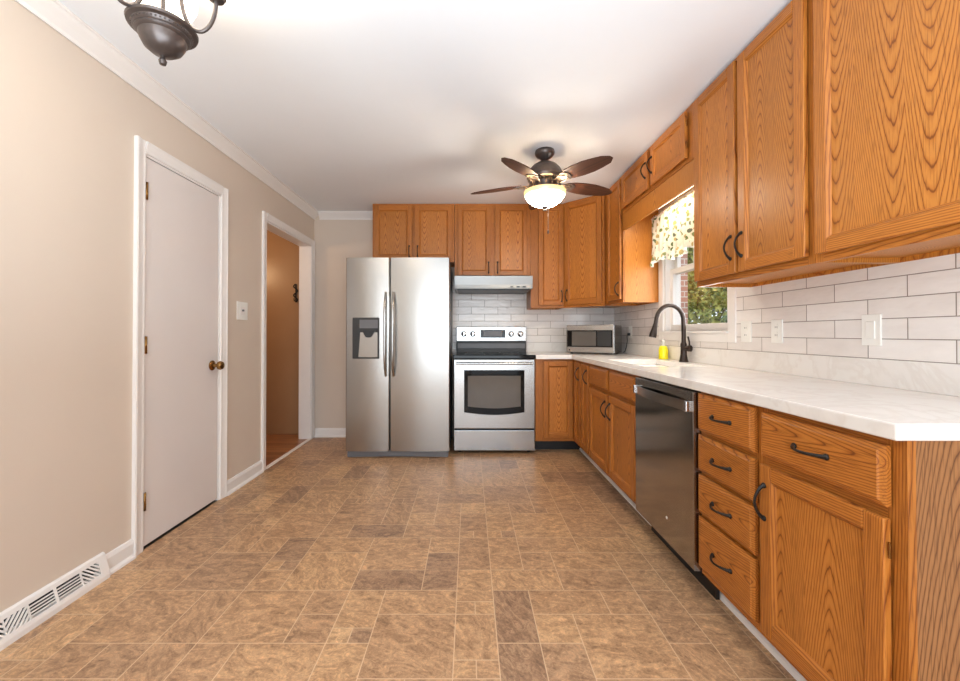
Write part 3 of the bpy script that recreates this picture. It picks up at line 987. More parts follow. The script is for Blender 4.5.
# narrow base
r = thing('base_cabinet', 'narrow oak base cabinet with one tall slim door beside the sink cabinet', 'cabinet', (BX, 3.438, 0), RZ, 'honey oak base cabinets')
L = [(0.018, 0.222, 0.147, 0.857)]
frame(r, 0.238, 0.115, 0.876, ops_of(L)); base_case(r, 0.238)
door(r, *L[0], 0.195, 0.76)
# drawer bank
r = thing('base_cabinet', 'oak base cabinet with a stack of four drawers right of dishwasher', 'cabinet', (BX, 1.68, 0), RZ, 'honey oak base cabinets')
L = [(0.004, 0.334, a, c) for a, c in ((0.712, 0.865), (0.546, 0.694), (0.372, 0.530), (0.147, 0.356))]
frame(r, 0.353, 0.115, 0.876, ops_of(L)); base_case(r, 0.353)
for q in L:
    drawer(r, *q)
# end cabinet
r = thing('base_cabinet', 'nearest oak base cabinet with one drawer over one door at counter end', 'cabinet', (BX, 1.325, 0), RZ, 'honey oak base cabinets')
L = [(0.0114, 0.404, *ZD), (0.0114, 0.404, *ZDOOR)]
frame(r, 0.4345, 0.115, 0.876, ops_of(L)); base_case(r, 0.417)
drawer(r, *L[0])
door(r, *L[1], 0.034, 0.573, hinge_x=0.409)
b = MB()
b.prism([(0.019, 0.115), (0.096, 0.115), (0.096, 0.0), (0.587, 0.0), (0.587, 0.876), (0.019, 0.876)], 0.4175, 0.4345, 'x')
b.build('end_panel', 'oak_end', r, origin=(0.426, 0.17, 0.2))
# corner base (two faces)
r = thing('corner_base_cabinet', 'oak corner base cabinet with two doors between range and sink run', 'cabinet', (0.612, BYF, 0), 0)
o_ = lambda x, y: (x - 0.612, y - BYF)
b = MB().prism([o_(0.612, BYF + 0.0195), o_(BX + 0.0195, BYF + 0.0195), o_(BX + 0.0195, 3.4405), o_(XR - 0.005, 3.4405), o_(XR - 0.005, YB - 0.01), o_(0.612, YB - 0.01)], 0.115, 0.876)
b.build('case', 'oak_side', r)
frame(r, BX - 0.612, 0.115, 0.876, ops_of([(0.07, 0.345, 0.147, 0.857)]))
door(r, 0.07, 0.343, 0.147, 0.857)
mr = Matrix.Translation((BX - 0.612, 0, 0)) @ Matrix.Rotation(RZ, 4, 'Z')
b = MB().box(0.0, 0.278, 0, 0.019, 0.115, 0.876)
b.build('face_frame', 'oak_z', r, mtx=mr)
door(r, 0.072, 0.268, 0.147, 0.857, 0.24, 0.76, mtx=mr)
b = MB()
b.box(0, BX + 0.096 - 0.612, 0.135, 0.149, 0.0, 0.1145)
b.box(BX + 0.096 - 0.612, BX + 0.110 - 0.612, -0.278, 0.149, 0.0, 0.1145)
b.build('toe_kick', 'black', r)
# white shoe strips on the floor along the toe kicks
for k, (y0, y1) in enumerate(((2.30, 3.84), (0.90, 1.745))):
    b = MB().prism([(1.05, 0), (1.0675, 0), (1.0675, 0.022), (1.060, 0.022), (1.053, 0.015)], y0, y1, 'y')
    struct(b.build('trim_%d' % (5 + k), 'white'), ('long white shoe strip at the toe kick below the sink cabinet', 'white shoe strip at the toe kick below the drawers')[k])

# ------------------------------------------------------------------ counter with sink
CX, CZ0, CZ1 = 0.941, 0.8765, 0.915
SX0, SX1, SY0, SY1 = 1.06, 1.43, 2.42, 3.06


def countertop():
    root = thing('countertop', 'L-shaped white quartz countertop on the oak base cabinets', 'countertop', (1.25, 2.5, CZ0))
    off = Matrix.Translation((-1.25, -2.5, -CZ0))
    xs = [0.612, CX, SX0, SX1, XRT - 0.001]; ys = [0.884, SY0, SY1, 3.68, YBT - 0.001]
    bm = bmesh.new(); vt = {}

    def V(i, j, z):
        k = (i, j, z)
        if k not in vt:
            vt[k] = bm.verts.new((xs[i], ys[j], z))
        return vt[k]

    def has(i, j):
        if not (0 <= i < 4 and 0 <= j < 4):
            return False
        if i == 0 and j < 3:
            return False
        if i == 2 and j == 1:
            return False
        return True
    for i in range(4):
        for j in range(4):
            if not has(i, j):
                continue
            bm.faces.new((V(i, j, CZ1), V(i + 1, j, CZ1), V(i + 1, j + 1, CZ1), V(i, j + 1, CZ1)))
            bm.faces.new((V(i, j, CZ0), V(i, j + 1, CZ0), V(i + 1, j + 1, CZ0), V(i + 1, j, CZ0)))
            for di, dj, a, c in ((-1, 0, (i, j + 1), (i, j)), (1, 0, (i + 1, j), (i + 1, j + 1)), (0, -1, (i, j), (i + 1, j)), (0, 1, (i + 1, j + 1), (i, j + 1))):
                if not has(i + di, j + dj):
                    bm.faces.new((V(*a, CZ0), V(*c, CZ0), V(*c, CZ1), V(*a, CZ1)))
    bmesh.ops.recalc_face_normals(bm, faces=bm.faces)
    bmesh.ops.dissolve_limit(bm, angle_limit=R(1), verts=bm.verts, edges=bm.edges)
    eds = [e for e in bm.edges if len(e.link_faces) == 2 and e.calc_face_angle(0) > R(60)]
    bmesh.ops.bevel(bm, geom=eds, offset=0.004, segments=2, profile=0.5, affect='EDGES')
    m = MB(); m.bm.free(); m.bm = bm
    m.build('slab', 'quartz', root, mtx=off)
    m = MB()
    m.box(XRT - 0.0135, XRT - 0.0005, 0.884, YBT - 0.001, CZ1, 1.017, 0.002)
    m.box(0.615, XRT - 0.0135, YBT - 0.0135, YBT - 0.0005, CZ1, 1.017, 0.002)
    m.build('upstand', 'quartz', root, mtx=off)


countertop()
sk = thing('kitchen_sink', 'white undermount sink set into the countertop below the window', 'sink', ((SX0 + SX1) / 2, (SY0 + SY1) / 2, 0.70))
b = MB(); cx, cy = (SX1 - SX0) / 2, (SY1 - SY0) / 2
t = bmesh.new()
rings = []
for dx, z in ((0.012, 0.176), (0.0, 0.176), (0.008, 0.06), (0.05, 0.012), (0.05, 0.0), (-0.0, 0.045), (-0.012, 0.165)):
    sx, sy = (cx - dx if dx > -0.001 else cx - dx), (cy - dx if dx > -0.001 else cy - dx)
    rings.append([t.verts.new((a * sx, c * sy, z)) for a, c in ((-1, -1), (1, -1), (1, 1), (-1, 1))])
rings = [rings[1], rings[2], rings[3]]
for a, e in zip(rings, rings[1:]):
    for k in range(4):
        t.faces.new((a[k], a[(k + 1) % 4], e[(k + 1) % 4], e[k]))
t.faces.new(rings[-1])
bmesh.ops.delete(t, geom=[v for v in t.verts if not v.link_faces], context='VERTS')
bmesh.ops.bevel(t, geom=[e for e in t.edges if len(e.link_faces) == 2], offset=0.015, segments=3, profile=0.5, affect='EDGES')
b._take(t, 0, True)
ob = b.build('basin', 'sink', sk)
sm = ob.modifiers.new('thickness', 'SOLIDIFY'); sm.thickness = 0.006; sm.offset = 1
MB().lathe([(0.0, 0.016), (0.04, 0.016), (0.044, 0.020), (0.045, 0.0185)], (0, 0, 0), 20).build('drain', 'chrome', sk)

# ------------------------------------------------------------------ fridge
FX, FY, FW = -1.107, 3.577, 0.928
fr = thing('refrigerator', 'stainless side-by-side refrigerator with ice and water dispenser', 'refrigerator', (FX, FY, 0))
MB().box(0.004, FW - 0.004, 0.078, 0.735, 0.03, 1.775, 0.006).build('body', 'fridge_side', fr)
ft = 1.793
sp = 0.393


def fdoor(x0, x1, nm):
    b = MB()
    n = 10; pts = [(x0, 0.072), (x0, 0.010)]
    for i in range(n + 1):
        t_ = i / n
        pts.append((x0 + 0.006 + (x1 - x0 - 0.012) * t_, 0.004 - 0.010 * math.sin(math.pi * t_)))
    pts += [(x1, 0.010), (x1, 0.072)]
    b.prism(pts, 0.062, ft, 'z')
    o = b.build(nm, 'steel_h', fr)
    for p in o.data.polygons:
        p.use_smooth = True
    return o


dl = fdoor(0.0, sp - 0.005, 'freezer_door')
drr = fdoor(sp + 0.005, FW, 'fridge_door')


def sub(mb, name, mat, p):
    """sub-part given in the coordinates of the thing"""
    return mb.build(name, mat, p, mtx=p.matrix_basis.inverted())


for hx_, p in ((sp - 0.033, dl), (sp + 0.037, drr)):
    b = MB()
    pts = []
    for i in range(15):
        t_ = i / 14
        pts.append((hx_, -0.008 - 0.052 * min(1, 6 * min(t_, 1 - t_)) - 0.004 * math.sin(math.pi * t_), 0.733 + 0.75 * t_))
    b.tube(pts, 0.0105, 10)
    sub(b, 'handle', 'steel_v', p)
# dispenser
x0, x1, z0, z1 = 0.062, 0.302, 0.888, 1.256
dp = sub(MB().box(x0, x1, -0.012, 0.002, z0, z1, 0.006).box(x0 + 0.002, x1 - 0.002, -0.013, -0.010, z0 + 0.255, z1 - 0.004), 'dispenser', 'dark_grey', dl)
full = dl.matrix_basis @ dp.matrix_basis


def sub2(mb, name, mat):
    return mb.build(name, mat, dl, mtx=dl.matrix_basis.inverted())


sub2(MB().box(x0 + 0.065, x1 - 0.012, -0.0135, -0.0115, z0 + 0.272, z1 - 0.02), 'control_panel', 'grey_panel')
b = MB().prism([(x0 + 0.055, z0 + 0.015), (x1 - 0.015, z0 + 0.015), (x1 - 0.015, z0 + 0.235), (x0 + 0.072, z0 + 0.235)], -0.0140, -0.0115, 'y')
sub2(b, 'recess_plate', 'steel_h')
b = MB().prism([(x0 + 0.09, z0 + 0.255), (x1 - 0.03, z0 + 0.255), (x1 - 0.06, z0 + 0.205), (x1 - 0.075, z0 + 0.19), (x0 + 0.125, z0 + 0.19), (x0 + 0.11, z0 + 0.21)], -0.024, -0.0115, 'y', 0.002)
sub2(b, 'spout_lever', 'black')
# bottom grille
b = MB()
pts = [(0.012, 0.012)] + [(0.012 + (FW - 0.024) * i / 12, 0.004 + 0.006 * math.sin(math.pi * i / 12)) for i in range(13)] + [(FW - 0.012, 0.055), (0.012, 0.055)]
b.prism(pts[1:], 0.022, 0.075, 'y')
b.build('base_grille', 'grey_panel', fr)
for x in (0.06, FW - 0.06):
    for y in (0.10, 0.62):
        MB().box(x - 0.025, x + 0.025, y, y + 0.05, 0, 0.032).build('foot', 'black', fr)
for x in (0.05, FW - 0.05):
    MB().box(x - 0.03, x + 0.03, 0.02, 0.13, 1.776, 1.797, 0.004).build('hinge_cover', 'dark_grey', fr)

# ------------------------------------------------------------------ range
RX, RY, RW = -0.147, 3.70, 0.754
rg = thing('range', 'stainless freestanding electric range with black glass cooktop beside the fridge', 'range', (RX, RY, 0))
b = MB().box(0.003, RW - 0.003, 0.045, 0.585, 0.03, 0.878)
b.build('body', 'black', rg)
for x in (0.05, RW - 0.05):
    for y in (0.09, 0.54):
        MB().lathe([(0.018, 0), (0.018, 0.006), (0.01, 0.01), (0.01, 0.031)], (x, y, 0), 10).build('foot', 'black', rg)
b = MB().box(-0.006, RW + 0.004, 0.0, 0.54, 0.879, 0.915, 0.006)
ct = b.build('cooktop', 'black_glass', rg)
for x, y, r_ in ((0.2, 0.15, 0.1), (0.55, 0.15, 0.08), (0.2, 0.39, 0.08), (0.55, 0.39, 0.1)):
    b = MB().lathe([(r_ - 0.003, 0.915), (r_ - 0.003, 0.9156), (r_, 0.9156), (r_, 0.915)], (x, y, 0), 36, close=False)
    sub(b, 'burner_ring', 'grey_panel', ct)
# oven door
od = MB().box(0.002, RW - 0.002, 0.004, 0.042, 0.234, 0.872, 0.005).build('oven_door', 'steel_v', rg)
wz0, wz1 = 0.385, 0.775
n = 14


def bowed(x0, x1, zb, zt, sag):
    return [(x0, zt)] + [(x0 + (x1 - x0) * i / n, zb - sag * math.sin(math.pi * i / n)) for i in range(n + 1)] + [(x1, zt)]


sub(MB().prism(bowed(0.097, 0.655, wz0, wz1, 0.025), 0.001, 0.006, 'y'), 'window_surround', 'black_glass', od)
sub(MB().prism(bowed(0.132, 0.620, 0.440, 0.722, 0.018), -0.0005, 0.003, 'y'), 'window_glass', 'oven_glass', od)
b = MB()
b.tube([(0.025, -0.045, 0.838), (RW - 0.025, -0.045, 0.838)], 0.011, 12)
for x in (0.045, RW - 0.045):
    b.tube([(x, -0.045, 0.838), (x, 0.008, 0.838)], 0.009, 8)
sub(b, 'handle', 'steel_v', od)
MB().box(0.002, RW - 0.002, 0.004, 0.042, 0.030, 0.218, 0.005).build('storage_drawer', 'steel_v', rg)
# backguard
bg = MB()
bg.box(0.008, RW - 0.006, 0.545, 0.59, 0.90, 1.185, 0.004)
bgo = bg.build('backguard', 'dark_grey', rg)
sub(MB().box(0.008, RW - 0.006, 0.515, 0.548, 1.030, 1.185, 0.006), 'control_panel', 'steel_v', bgo)
sub(MB().box(0.262, 0.525, 0.510, 0.518, 1.068, 1.152, 0.003), 'display', 'black_glass', bgo)
sub(MB().box(0.295, 0.49, 0.508, 0.511, 1.082, 1.138, 0.001), 'keypad', 'grey_panel', bgo)
for x in (0.088, 0.182, 0.585, 0.683):
    b = MB().lathe([(0.026, 0.517), (0.026, 0.510), (0.020, 0.507), (0.018, 0.488), (0.014, 0.485), (0.0, 0.485)], (x, 0, 1.108), 20, 'y')
    b.box(x - 0.004, x + 0.004, 0.478, 0.50, 1.09, 1.126, 0.001)
    kn = sub(b, 'knob', 'chrome', bgo)
    sub(MB().lathe([(0.031, 0.5155), (0.031, 0.5125), (0.0265, 0.5125), (0.0265, 0.5155)], (x, 0, 1.108), 24, 'y', close=False), 'knob_ring', 'black', bgo)
sub(MB().box(0.02, RW - 0.018, 0.538, 0.547, 0.955, 1.008, 0.002), 'vent_trim', 'grey_panel', bgo)

# ------------------------------------------------------------------ hood
hd = thing('range_hood', 'slim stainless range hood below the cabinet over the range', 'hood', (RX, 3.85, 1.545))
b = MB().prism([(0.013, 0.042), (0.0, 0.125), (0.46, 0.125), (0.46, 0.0), (0.010, 0.0)], 0.0, 0.758, 'x', 0.003)
b.build('shell', 'hood_steel', hd)
MB().box(0.03, 0.728, 0.03, 0.44, -0.010, 0.001).build('filter', 'black', hd)
for x in (0.54, 0.60, 0.66):
    MB().box(x, x + 0.03, -0.003, 0.004, 0.014, 0.024, 0.001).build('switch', 'black', hd)

# ------------------------------------------------------------------ dishwasher
dw = thing('dishwasher', 'dark stainless dishwasher with a bar handle between sink cabinet and drawers', 'dishwasher', (BX, 2.283, 0), RZ)
MB().box(0.004, 0.598, 0.002, 0.57, 0.10, 0.872).build('tub', 'black', dw)
dd = MB().box(0.006, 0.596, -0.030, 0.0, 0.118, 0.868, 0.004).build('door', 'steel_dark', dw)
sub(MB().box(0.5955, 0.598, -0.029, -0.001, 0.118, 0.868), 'edge_trim', 'steel_v', dd)
b = MB()
pts = [(0.045 + 0.51 * i / 16, -0.044 - 0.022 * math.sin(math.pi * i / 16), 0.802) for i in range(17)]
for a, c in zip(pts, pts[1:]):
    b.prism([(a[0], a[1]), (c[0], c[1]), (c[0], c[1] + 0.012), (a[0], a[1] + 0.012)], 0.782, 0.824, 'z')
sub(b, 'handle', 'steel_h', dd)
for x in (0.030, 0.558):
    sub(MB().box(x, x + 0.022, -0.052, -0.028, 0.780, 0.826, 0.003), 'handle_bracket', 'chrome', dd)
sub(MB().lathe([(0.0, -0.030), (0.007, -0.030), (0.007, -0.0315), (0.0, -0.0315)], (0.365, 0, 0.235), 14, 'y'), 'badge', 'plate', dd)
MB().box(0.004, 0.60, 0.060, 0.075, 0.0, 0.112).build('toe_panel', 'black', dw)

# ------------------------------------------------------------------ microwave
th = R(33)
mw = thing('microwave', 'stainless countertop microwave angled in the far counter corner', 'microwave', (0.962, 3.965, CZ1), -th)
mw.location.z = CZ1 + 0.0005
MWW, MWD, MWH = 0.455, 0.315, 0.265
b = MB().box(0, MWW, 0.018, MWD, 0.012, 0.012 + MWH, 0.004); b.build('case', 'fridge_side', mw).data.materials[0] = M['steel_h']
fo = MB().box(-0.002, MWW + 0.002, 0.0, 0.018, 0.012, 0.014 + MWH, 0.005).build('front_frame', 'steel_v', mw)
sub(MB().box(0.006, MWW - 0.014, -0.003, 0.002, 0.067, 0.229, 0.004), 'door_surround', 'black_glass', fo)
sub(MB().box(0.055, 0.29, -0.0045, -0.002, 0.078, 0.218, 0.001), 'window', 'oven_glass', fo)
sub(MB().box(0.30, MWW - 0.026, -0.0045, -0.002, 0.078, 0.218, 0.001), 'keypad', 'dark_grey', fo)
sub(MB().lathe([(0, -0.001), (0.008, -0.001), (0.008, 0.001), (0, 0.001)], (0.03, 0, 0.036), 16, 'y'), 'badge', 'black', fo)
for x in (0.04, MWW - 0.04):
    for y in (0.04, MWD - 0.04):
        MB().lathe([(0.014, 0), (0.014, 0.0125)], (x, y, 0), 12).build('foot', 'black', mw)

# ------------------------------------------------------------------ faucet
fc = thing('faucet', 'tall dark bronze gooseneck pull-down faucet behind the sink', 'faucet', (1.497, 2.797, CZ1 + 0.0005))
b = MB().lathe([(0.030, 0), (0.030, 0.006), (0.027, 0.012), (0.021, 0.05), (0.0195, 0.10), (0.021, 0.105), (0.021, 0.125), (0.016, 0.135)], n=24)
b.build('base', 'bronze', fc)
pts = [(0, 0, 0.13), (0, 0, 0.20), (0, 0, 0.285)]
for i in range(1, 13):
    a = math.pi * i / 13
    pts.append((-0.095 + 0.095 * math.cos(a), 0, 0.285 + 0.11 * math.sin(a)))
pts += [(-0.196, 0, 0.262)]
b = MB().tube(pts, 0.0145, 14); b.build('spout', 'bronze', fc)
b = MB().tube([(-0.196, 0, 0.264), (-0.203, 0, 0.235), (-0.213, 0, 0.195), (-0.218, 0, 0.172)], [0.0155, 0.018, 0.024, 0.025], 14)
b.build('spray_head', 'bronze', fc)
b = MB().tube([(0.0, -0.015, 0.095), (0.015, -0.040, 0.095)], 0.013, 12).tube([(0.012, -0.035, 0.095), (0.022, -0.052, 0.095)], 0.022, 14)
b.tube([(0.016, -0.044, 0.10), (0.014, -0.046, 0.14), (0.006, -0.044, 0.178)], [0.006, 0.005, 0.0055], 8)
b.build('lever', 'bronze', fc)

# ------------------------------------------------------------------ soap bottle
sb = thing('soap_bottle', 'clear bottle of yellow dish soap beside the faucet', 'bottle', (1.497, 3.09, CZ1 + 0.0005))
prof = [(0.030, 0), (0.034, 0.004), (0.034, 0.07), (0.030, 0.090), (0.022, 0.103)]
MB().lathe(prof, n=20).build('body', 'yellow', sb)
MB().lathe([(0.0225, 0.1035), (0.014, 0.116), (0.013, 0.128)], n=20).build('neck', 'clear', sb)
MB().lathe([(0.015, 0.1285), (0.015, 0.140), (0.007, 0.146), (0.006, 0.155)], n=20).build('cap', 'clear', sb)

# ------------------------------------------------------------------ outlets and switches


def plate_right(y, z, w, hgt, label, kind, cat):
    r = thing('wall_' + kind, label, cat, (XRT, y, z))
    MB().box(-0.006, -0.0003, -w / 2, w / 2, -hgt / 2, hgt / 2, 0.002).build('cover_plate', 'plate', r)
    if kind == 'outlet':
        for s in (-1, 1):
            p = MB().lathe([(0.0, -0.0075), (0.016, -0.0075), (0.0165, -0.006)], (0, 0, s * 0.02), 18, 'x').build('receptacle', 'plate', r)
            b = MB()
            b.box(-0.0082, -0.0074, -0.007, -0.005, s * 0.02 - 0.004, s * 0.02 + 0.005).box(-0.0082, -0.0074, 0.005, 0.007, s * 0.02 - 0.004, s * 0.02 + 0.005)
            sub(b, 'slots', 'dark_grey', p)
    else:
        MB().box(-0.0095, -0.005, -0.017, 0.017, -0.034, 0.034, 0.002).build('rocker', 'plate', r)
    return r


plate_right(2.245, 1.125, 0.082, 0.118, 'white outlet cover plate closest to the sink window', 'outlet', 'outlet')
plate_right(2.02, 1.125, 0.074, 0.118, 'white outlet cover plate, middle of three right of window', 'outlet', 'outlet')
plate_right(1.545, 1.128, 0.074, 0.12, 'white rocker switch plate, nearest of three right of window', 'switch', 'switch')
plate_right(3.86, 1.125, 0.074, 0.118, 'white outlet behind the microwave on the tiled right wall', 'outlet', 'outlet')
b = MB()
b.box(XRT - 0.030, XRT - 0.0085, 3.845, 3.875, 1.092, 1.118, 0.004)
b.tube([(XRT - 0.030, 3.86, 1.105), (XRT - 0.036, 3.86, 1.085), (XRT - 0.030, 3.87, 1.04), (XRT - 0.028, 3.90, 0.98), (XRT - 0.024, 3.945, 0.935), (XRT - 0.024, 3.99, 0.924)], 0.0035, 8)
tag(b.build('power_cord', 'black'), 'black plug and cord running from the outlet to the microwave', 'cord')

ls = thing('light_switch', 'white wall plate with single toggle between closet door and opening', 'switch', (XL, 2.95, 1.28))
MB().box(0.0003, 0.006, -0.068, 0.068, -0.066, 0.066, 0.002).build('cover_plate', 'plate', ls)
MB().box(0.005, 0.0075, -0.03, 0.03, -0.03, 0.03, 0.001).build('dimmer_plate', 'white', ls)
MB().box(0.007, 0.018, -0.010, 0.004, -0.004, 0.010, 0.002).build('toggle', 'grey_panel', ls)

# hall ornament
orn = thing('wall_ornament', 'dark scrolled ornament on the tan hall wall beyond the opening', 'ornament', (-1.925, hy1, 1.46))
b = MB()
pts = []
for i in range(25):
    t_ = i / 24
    pts.append((0.022 * math.sin(t_ * math.pi * 4), -0.016, 0.0 + 0.2 * t_))
b.tube(pts, 0.007, 8)
b.box(-0.008, 0.008, -0.010, -0.0005, 0, 0.2, 0.002)
b.build('scroll', 'iron', orn)
b = MB().tube([(0, -0.012, 0.02), (0, -0.05, 0.01), (0, -0.055, 0.04)], 0.005, 8)
b.build('prong', 'iron', orn)

# ------------------------------------------------------------------ floor register
VY0, VY1 = 1.03, 1.84
vr = thing('baseboard_register', 'white baseboard heat register with angled slats on left wall', 'vent', (XL, (VY0 + VY1) / 2, 0))
off = Matrix.Translation((-XL, -(VY0 + VY1) / 2, 0))
tlen = math.hypot(0.022, 0.080)
# slanted face frame: s along y, t up the slope
F = Matrix(((0, -0.022 / tlen, 0.080 / tlen, XL + 0.034), (1, 0, 0, 0), (0, 0.080 / tlen, 0.022 / tlen, 0.028), (0, 0, 0, 1)))
b = MB()
prof = [(XL, 0), (XL + 0.036, 0), (XL + 0.036, 0.020), (XL + 0.034, 0.028), (XL + 0.012, 0.108), (XL + 0.008, 0.113), (XL, 0.115)]
b.prism(prof, VY0, VY0 + 0.035, 'y'); b.prism(prof, VY1 - 0.04, VY1, 'y')
b.prism([(XL, 0), (XL + 0.036, 0), (XL + 0.036, 0.020), (XL + 0.034, 0.028), (XL + 0.0315, 0.037), (XL, 0.037)], VY0 + 0.035, VY1 - 0.04, 'y')
b.prism([(XL, 0.092), (XL + 0.0165, 0.092), (XL + 0.012, 0.108), (XL + 0.008, 0.113), (XL, 0.115)], VY0 + 0.035, VY1 - 0.04, 'y')
b.build('body', 'white', vr, mtx=off)
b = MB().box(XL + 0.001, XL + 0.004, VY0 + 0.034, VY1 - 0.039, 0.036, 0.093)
b.build('duct_opening', 'black', vr, mtx=off)  # black sheet standing in for the shade behind the slats
b = MB()
t0, t1 = 0.009, 0.067


def bar(s0, ta, s1, tb, w=0.0045):
    w *= 1.0
    d = Vector((s1 - s0, tb - ta)); n_ = Vector((-d.y, d.x)).normalized() * w / 2
    b.prism([(s0 + n_.x, ta + n_.y), (s1 + n_.x, tb + n_.y), (s1 - n_.x, tb - n_.y), (s0 - n_.x, ta - n_.y)], -0.004, 0.0, 'z', mtx=F)


def block_diag(sa, sb_, sign):
    n_ = max(3, int((sb_ - sa) / 0.0185))
    for i in range(-4, n_ + 5):
        s = sa + i * 0.0185
        e = s + sign * (t1 - t0)
        # clip to the block
        a0, a1 = s, e; ta, tb = t0, t1
        lo, hi = sa, sb_

        def cl(x):
            return t0 + (x - s) / (e - s) * (t1 - t0)
        if min(a0, a1) > hi or max(a0, a1) < lo:
            continue
        if a0 < lo: ta, a0 = cl(lo), lo
        if a0 > hi: ta, a0 = cl(hi), hi
        if a1 < lo: tb, a1 = cl(lo), lo
        if a1 > hi: tb, a1 = cl(hi), hi
        if abs(a1 - a0) < 0.004:
            continue
        bar(a0, ta, a1, tb, 0.0062)


def block_h(sa, sb_):
    for i in range(1, 5):
        t_ = t0 + (t1 - t0) * i / 5
        bar(sa, t_, sb_, t_, 0.0048)


mid = (VY0 + VY1) / 2
for s in (1, -1):
    def q(a, c):
        return (mid + a, mid + c) if s == 1 else (mid - c, mid - a)
    block_diag(*q(0.002, 0.078), s)
    block_h(*q(0.082, 0.172)); block_h(*q(0.186, 0.282))
    block_diag(*q(0.286, 0.365), -s)
    for a in (0.08, 0.179, 0.284):
        bar(mid + s * a, t0, mid + s * a, t1, 0.006 if a != 0.179 else 0.010)
bar(mid, t0, mid, t1, 0.004)
b.build('grille', 'white', vr, mtx=off)

# ------------------------------------------------------------------ ceiling fan
FC = (0.538, 2.85)
fan = thing('ceiling_fan', 'dark bronze ceiling fan with five walnut blades and lit amber bowl', 'ceiling fan', (FC[0], FC[1], H))
zo = -H
b = MB().lathe([(0.066, -0.0005), (0.070, -0.014), (0.068, -0.026), (0.058, -0.042), (0.034, -0.058), (0.026, -0.066), (0.020, -0.070)], n=32)
b.build('canopy', 'aged_bronze', fan)
b = MB().tube([(0, 0, -0.066), (0, 0, -0.10)], 0.012, 14); b.build('downrod', 'aged_bronze', fan)
b = MB().lathe([(0.022, -0.082), (0.05, -0.088), (0.085, -0.108), (0.112, -0.138), (0.126, -0.170), (0.129, -0.190), (0.121, -0.202), (0.121, -0.210), (0.108, -0.220), (0.080, -0.228), (0.072, -0.29)], n=40)
b.build('motor_housing', 'aged_bronze', fan)
b = MB()
for k in range(15):
    a = k * 2 * math.pi / 15
    ca, sa_ = math.cos(a), math.sin(a)
    b.tube([(0.096 * ca, 0.096 * sa_, -0.214), (0.112 * ca, 0.112 * sa_, -0.245), (0.10 * ca, 0.10 * sa_, -0.278)], 0.006, 6)
b.lathe([(0.096, -0.272), (0.116, -0.276), (0.118, -0.288), (0.10, -0.292)], n=36)
b.build('light_cage', 'aged_bronze', fan)
b = MB().lathe([(0.144, -0.236), (0.150, -0.240), (0.150, -0.246), (0.140, -0.248)], n=44, close=False)
bw = [(0.149, -0.294), (0.148, -0.304), (0.140, -0.326), (0.119, -0.356), (0.087, -0.382), (0.050, -0.398), (0.018, -0.404)]
b = MB().lathe(bw + [(0.018, -0.400), (0.049, -0.394), (0.085, -0.378), (0.116, -0.352), (0.136, -0.322), (0.143, -0.304), (0.144, -0.294), (0.149, -0.294)], n=44, close=False)
b.build('glass_bowl', 'bowl_glow', fan)
b = MB().lathe([(0.004, -0.386), (0.018, -0.392), (0.026, -0.398), (0.026, -0.403), (0.014, -0.412), (0.009, -0.420), (0.011, -0.426), (0.004, -0.434)], n=20)
b.build('finial', 'aged_bronze', fan)
pf = point('fan_lamp_light', (FC[0], FC[1], H - 0.305), 52, (1.0, 0.90, 0.78), 0.06)
# blades
ol = [(0.165, -0.046), (0.22, -0.058), (0.30, -0.068), (0.40, -0.072), (0.47, -0.066), (0.515, -0.050), (0.535, -0.022), (0.535, 0.022), (0.515, 0.050), (0.47, 0.066), (0.40, 0.072), (0.30, 0.068), (0.22, 0.058), (0.165, 0.046)]
ol = [(0.165, -0.038), (0.22, -0.056), (0.30, -0.068), (0.38, -0.068), (0.45, -0.058), (0.51, -0.044), (0.552, -0.016), (0.556, 0.010), (0.52, 0.042), (0.45, 0.058), (0.38, 0.068), (0.30, 0.068), (0.22, 0.056), (0.165, 0.038)]
for k in range(5):
    a = R(17 + 72 * k)
    mt = Matrix.Rotation(a, 4, 'Z') @ Matrix.Translation((0, 0, -0.232)) @ Matrix.Rotation(R(1.5), 4, 'Y') @ Matrix.Rotation(R(-12), 4, 'X')
    bl = MB().prism(ol, -0.003, 0.003, 'z').build('blade', 'blade', fan, mtx=mt)
    b = MB()
    b.prism([(0.10, -0.014), (0.13, -0.020), (0.16, -0.040), (0.20, -0.046), (0.225, -0.03), (0.235, 0.0), (0.225, 0.03), (0.20, 0.046), (0.16, 0.040), (0.13, 0.020), (0.10, 0.014)], -0.009, -0.0032, 'z')
    for s in (-1, 1):
        b.tube([(0.105, s * 0.008, -0.006), (0.13, s * 0.03, -0.016), (0.17, s * 0.034, -0.010), (0.20, s * 0.012, -0.010)], 0.005, 6)
    b.build('blade_iron', 'aged_bronze', bl, mtx=bl.matrix_basis.inverted() @ mt)
b = MB()
for i in range(22):
    b.lathe([(0.0, 0.0034), (0.0034, 0.0), (0.0, -0.0034)], (0.02, -0.02, -0.432 - i * 0.0062), 6)
b.tube([(0.02, -0.02, -0.40), (0.02, -0.02, -0.57)], 0.0008, 5)
b.lathe([(0.0, -0.568), (0.005, -0.574), (0.0065, -0.590), (0.004, -0.600), (0.0, -0.602)], (0.02, -0.02, 0), 12)
b.build('pull_chain', 'aged_bronze', fan)

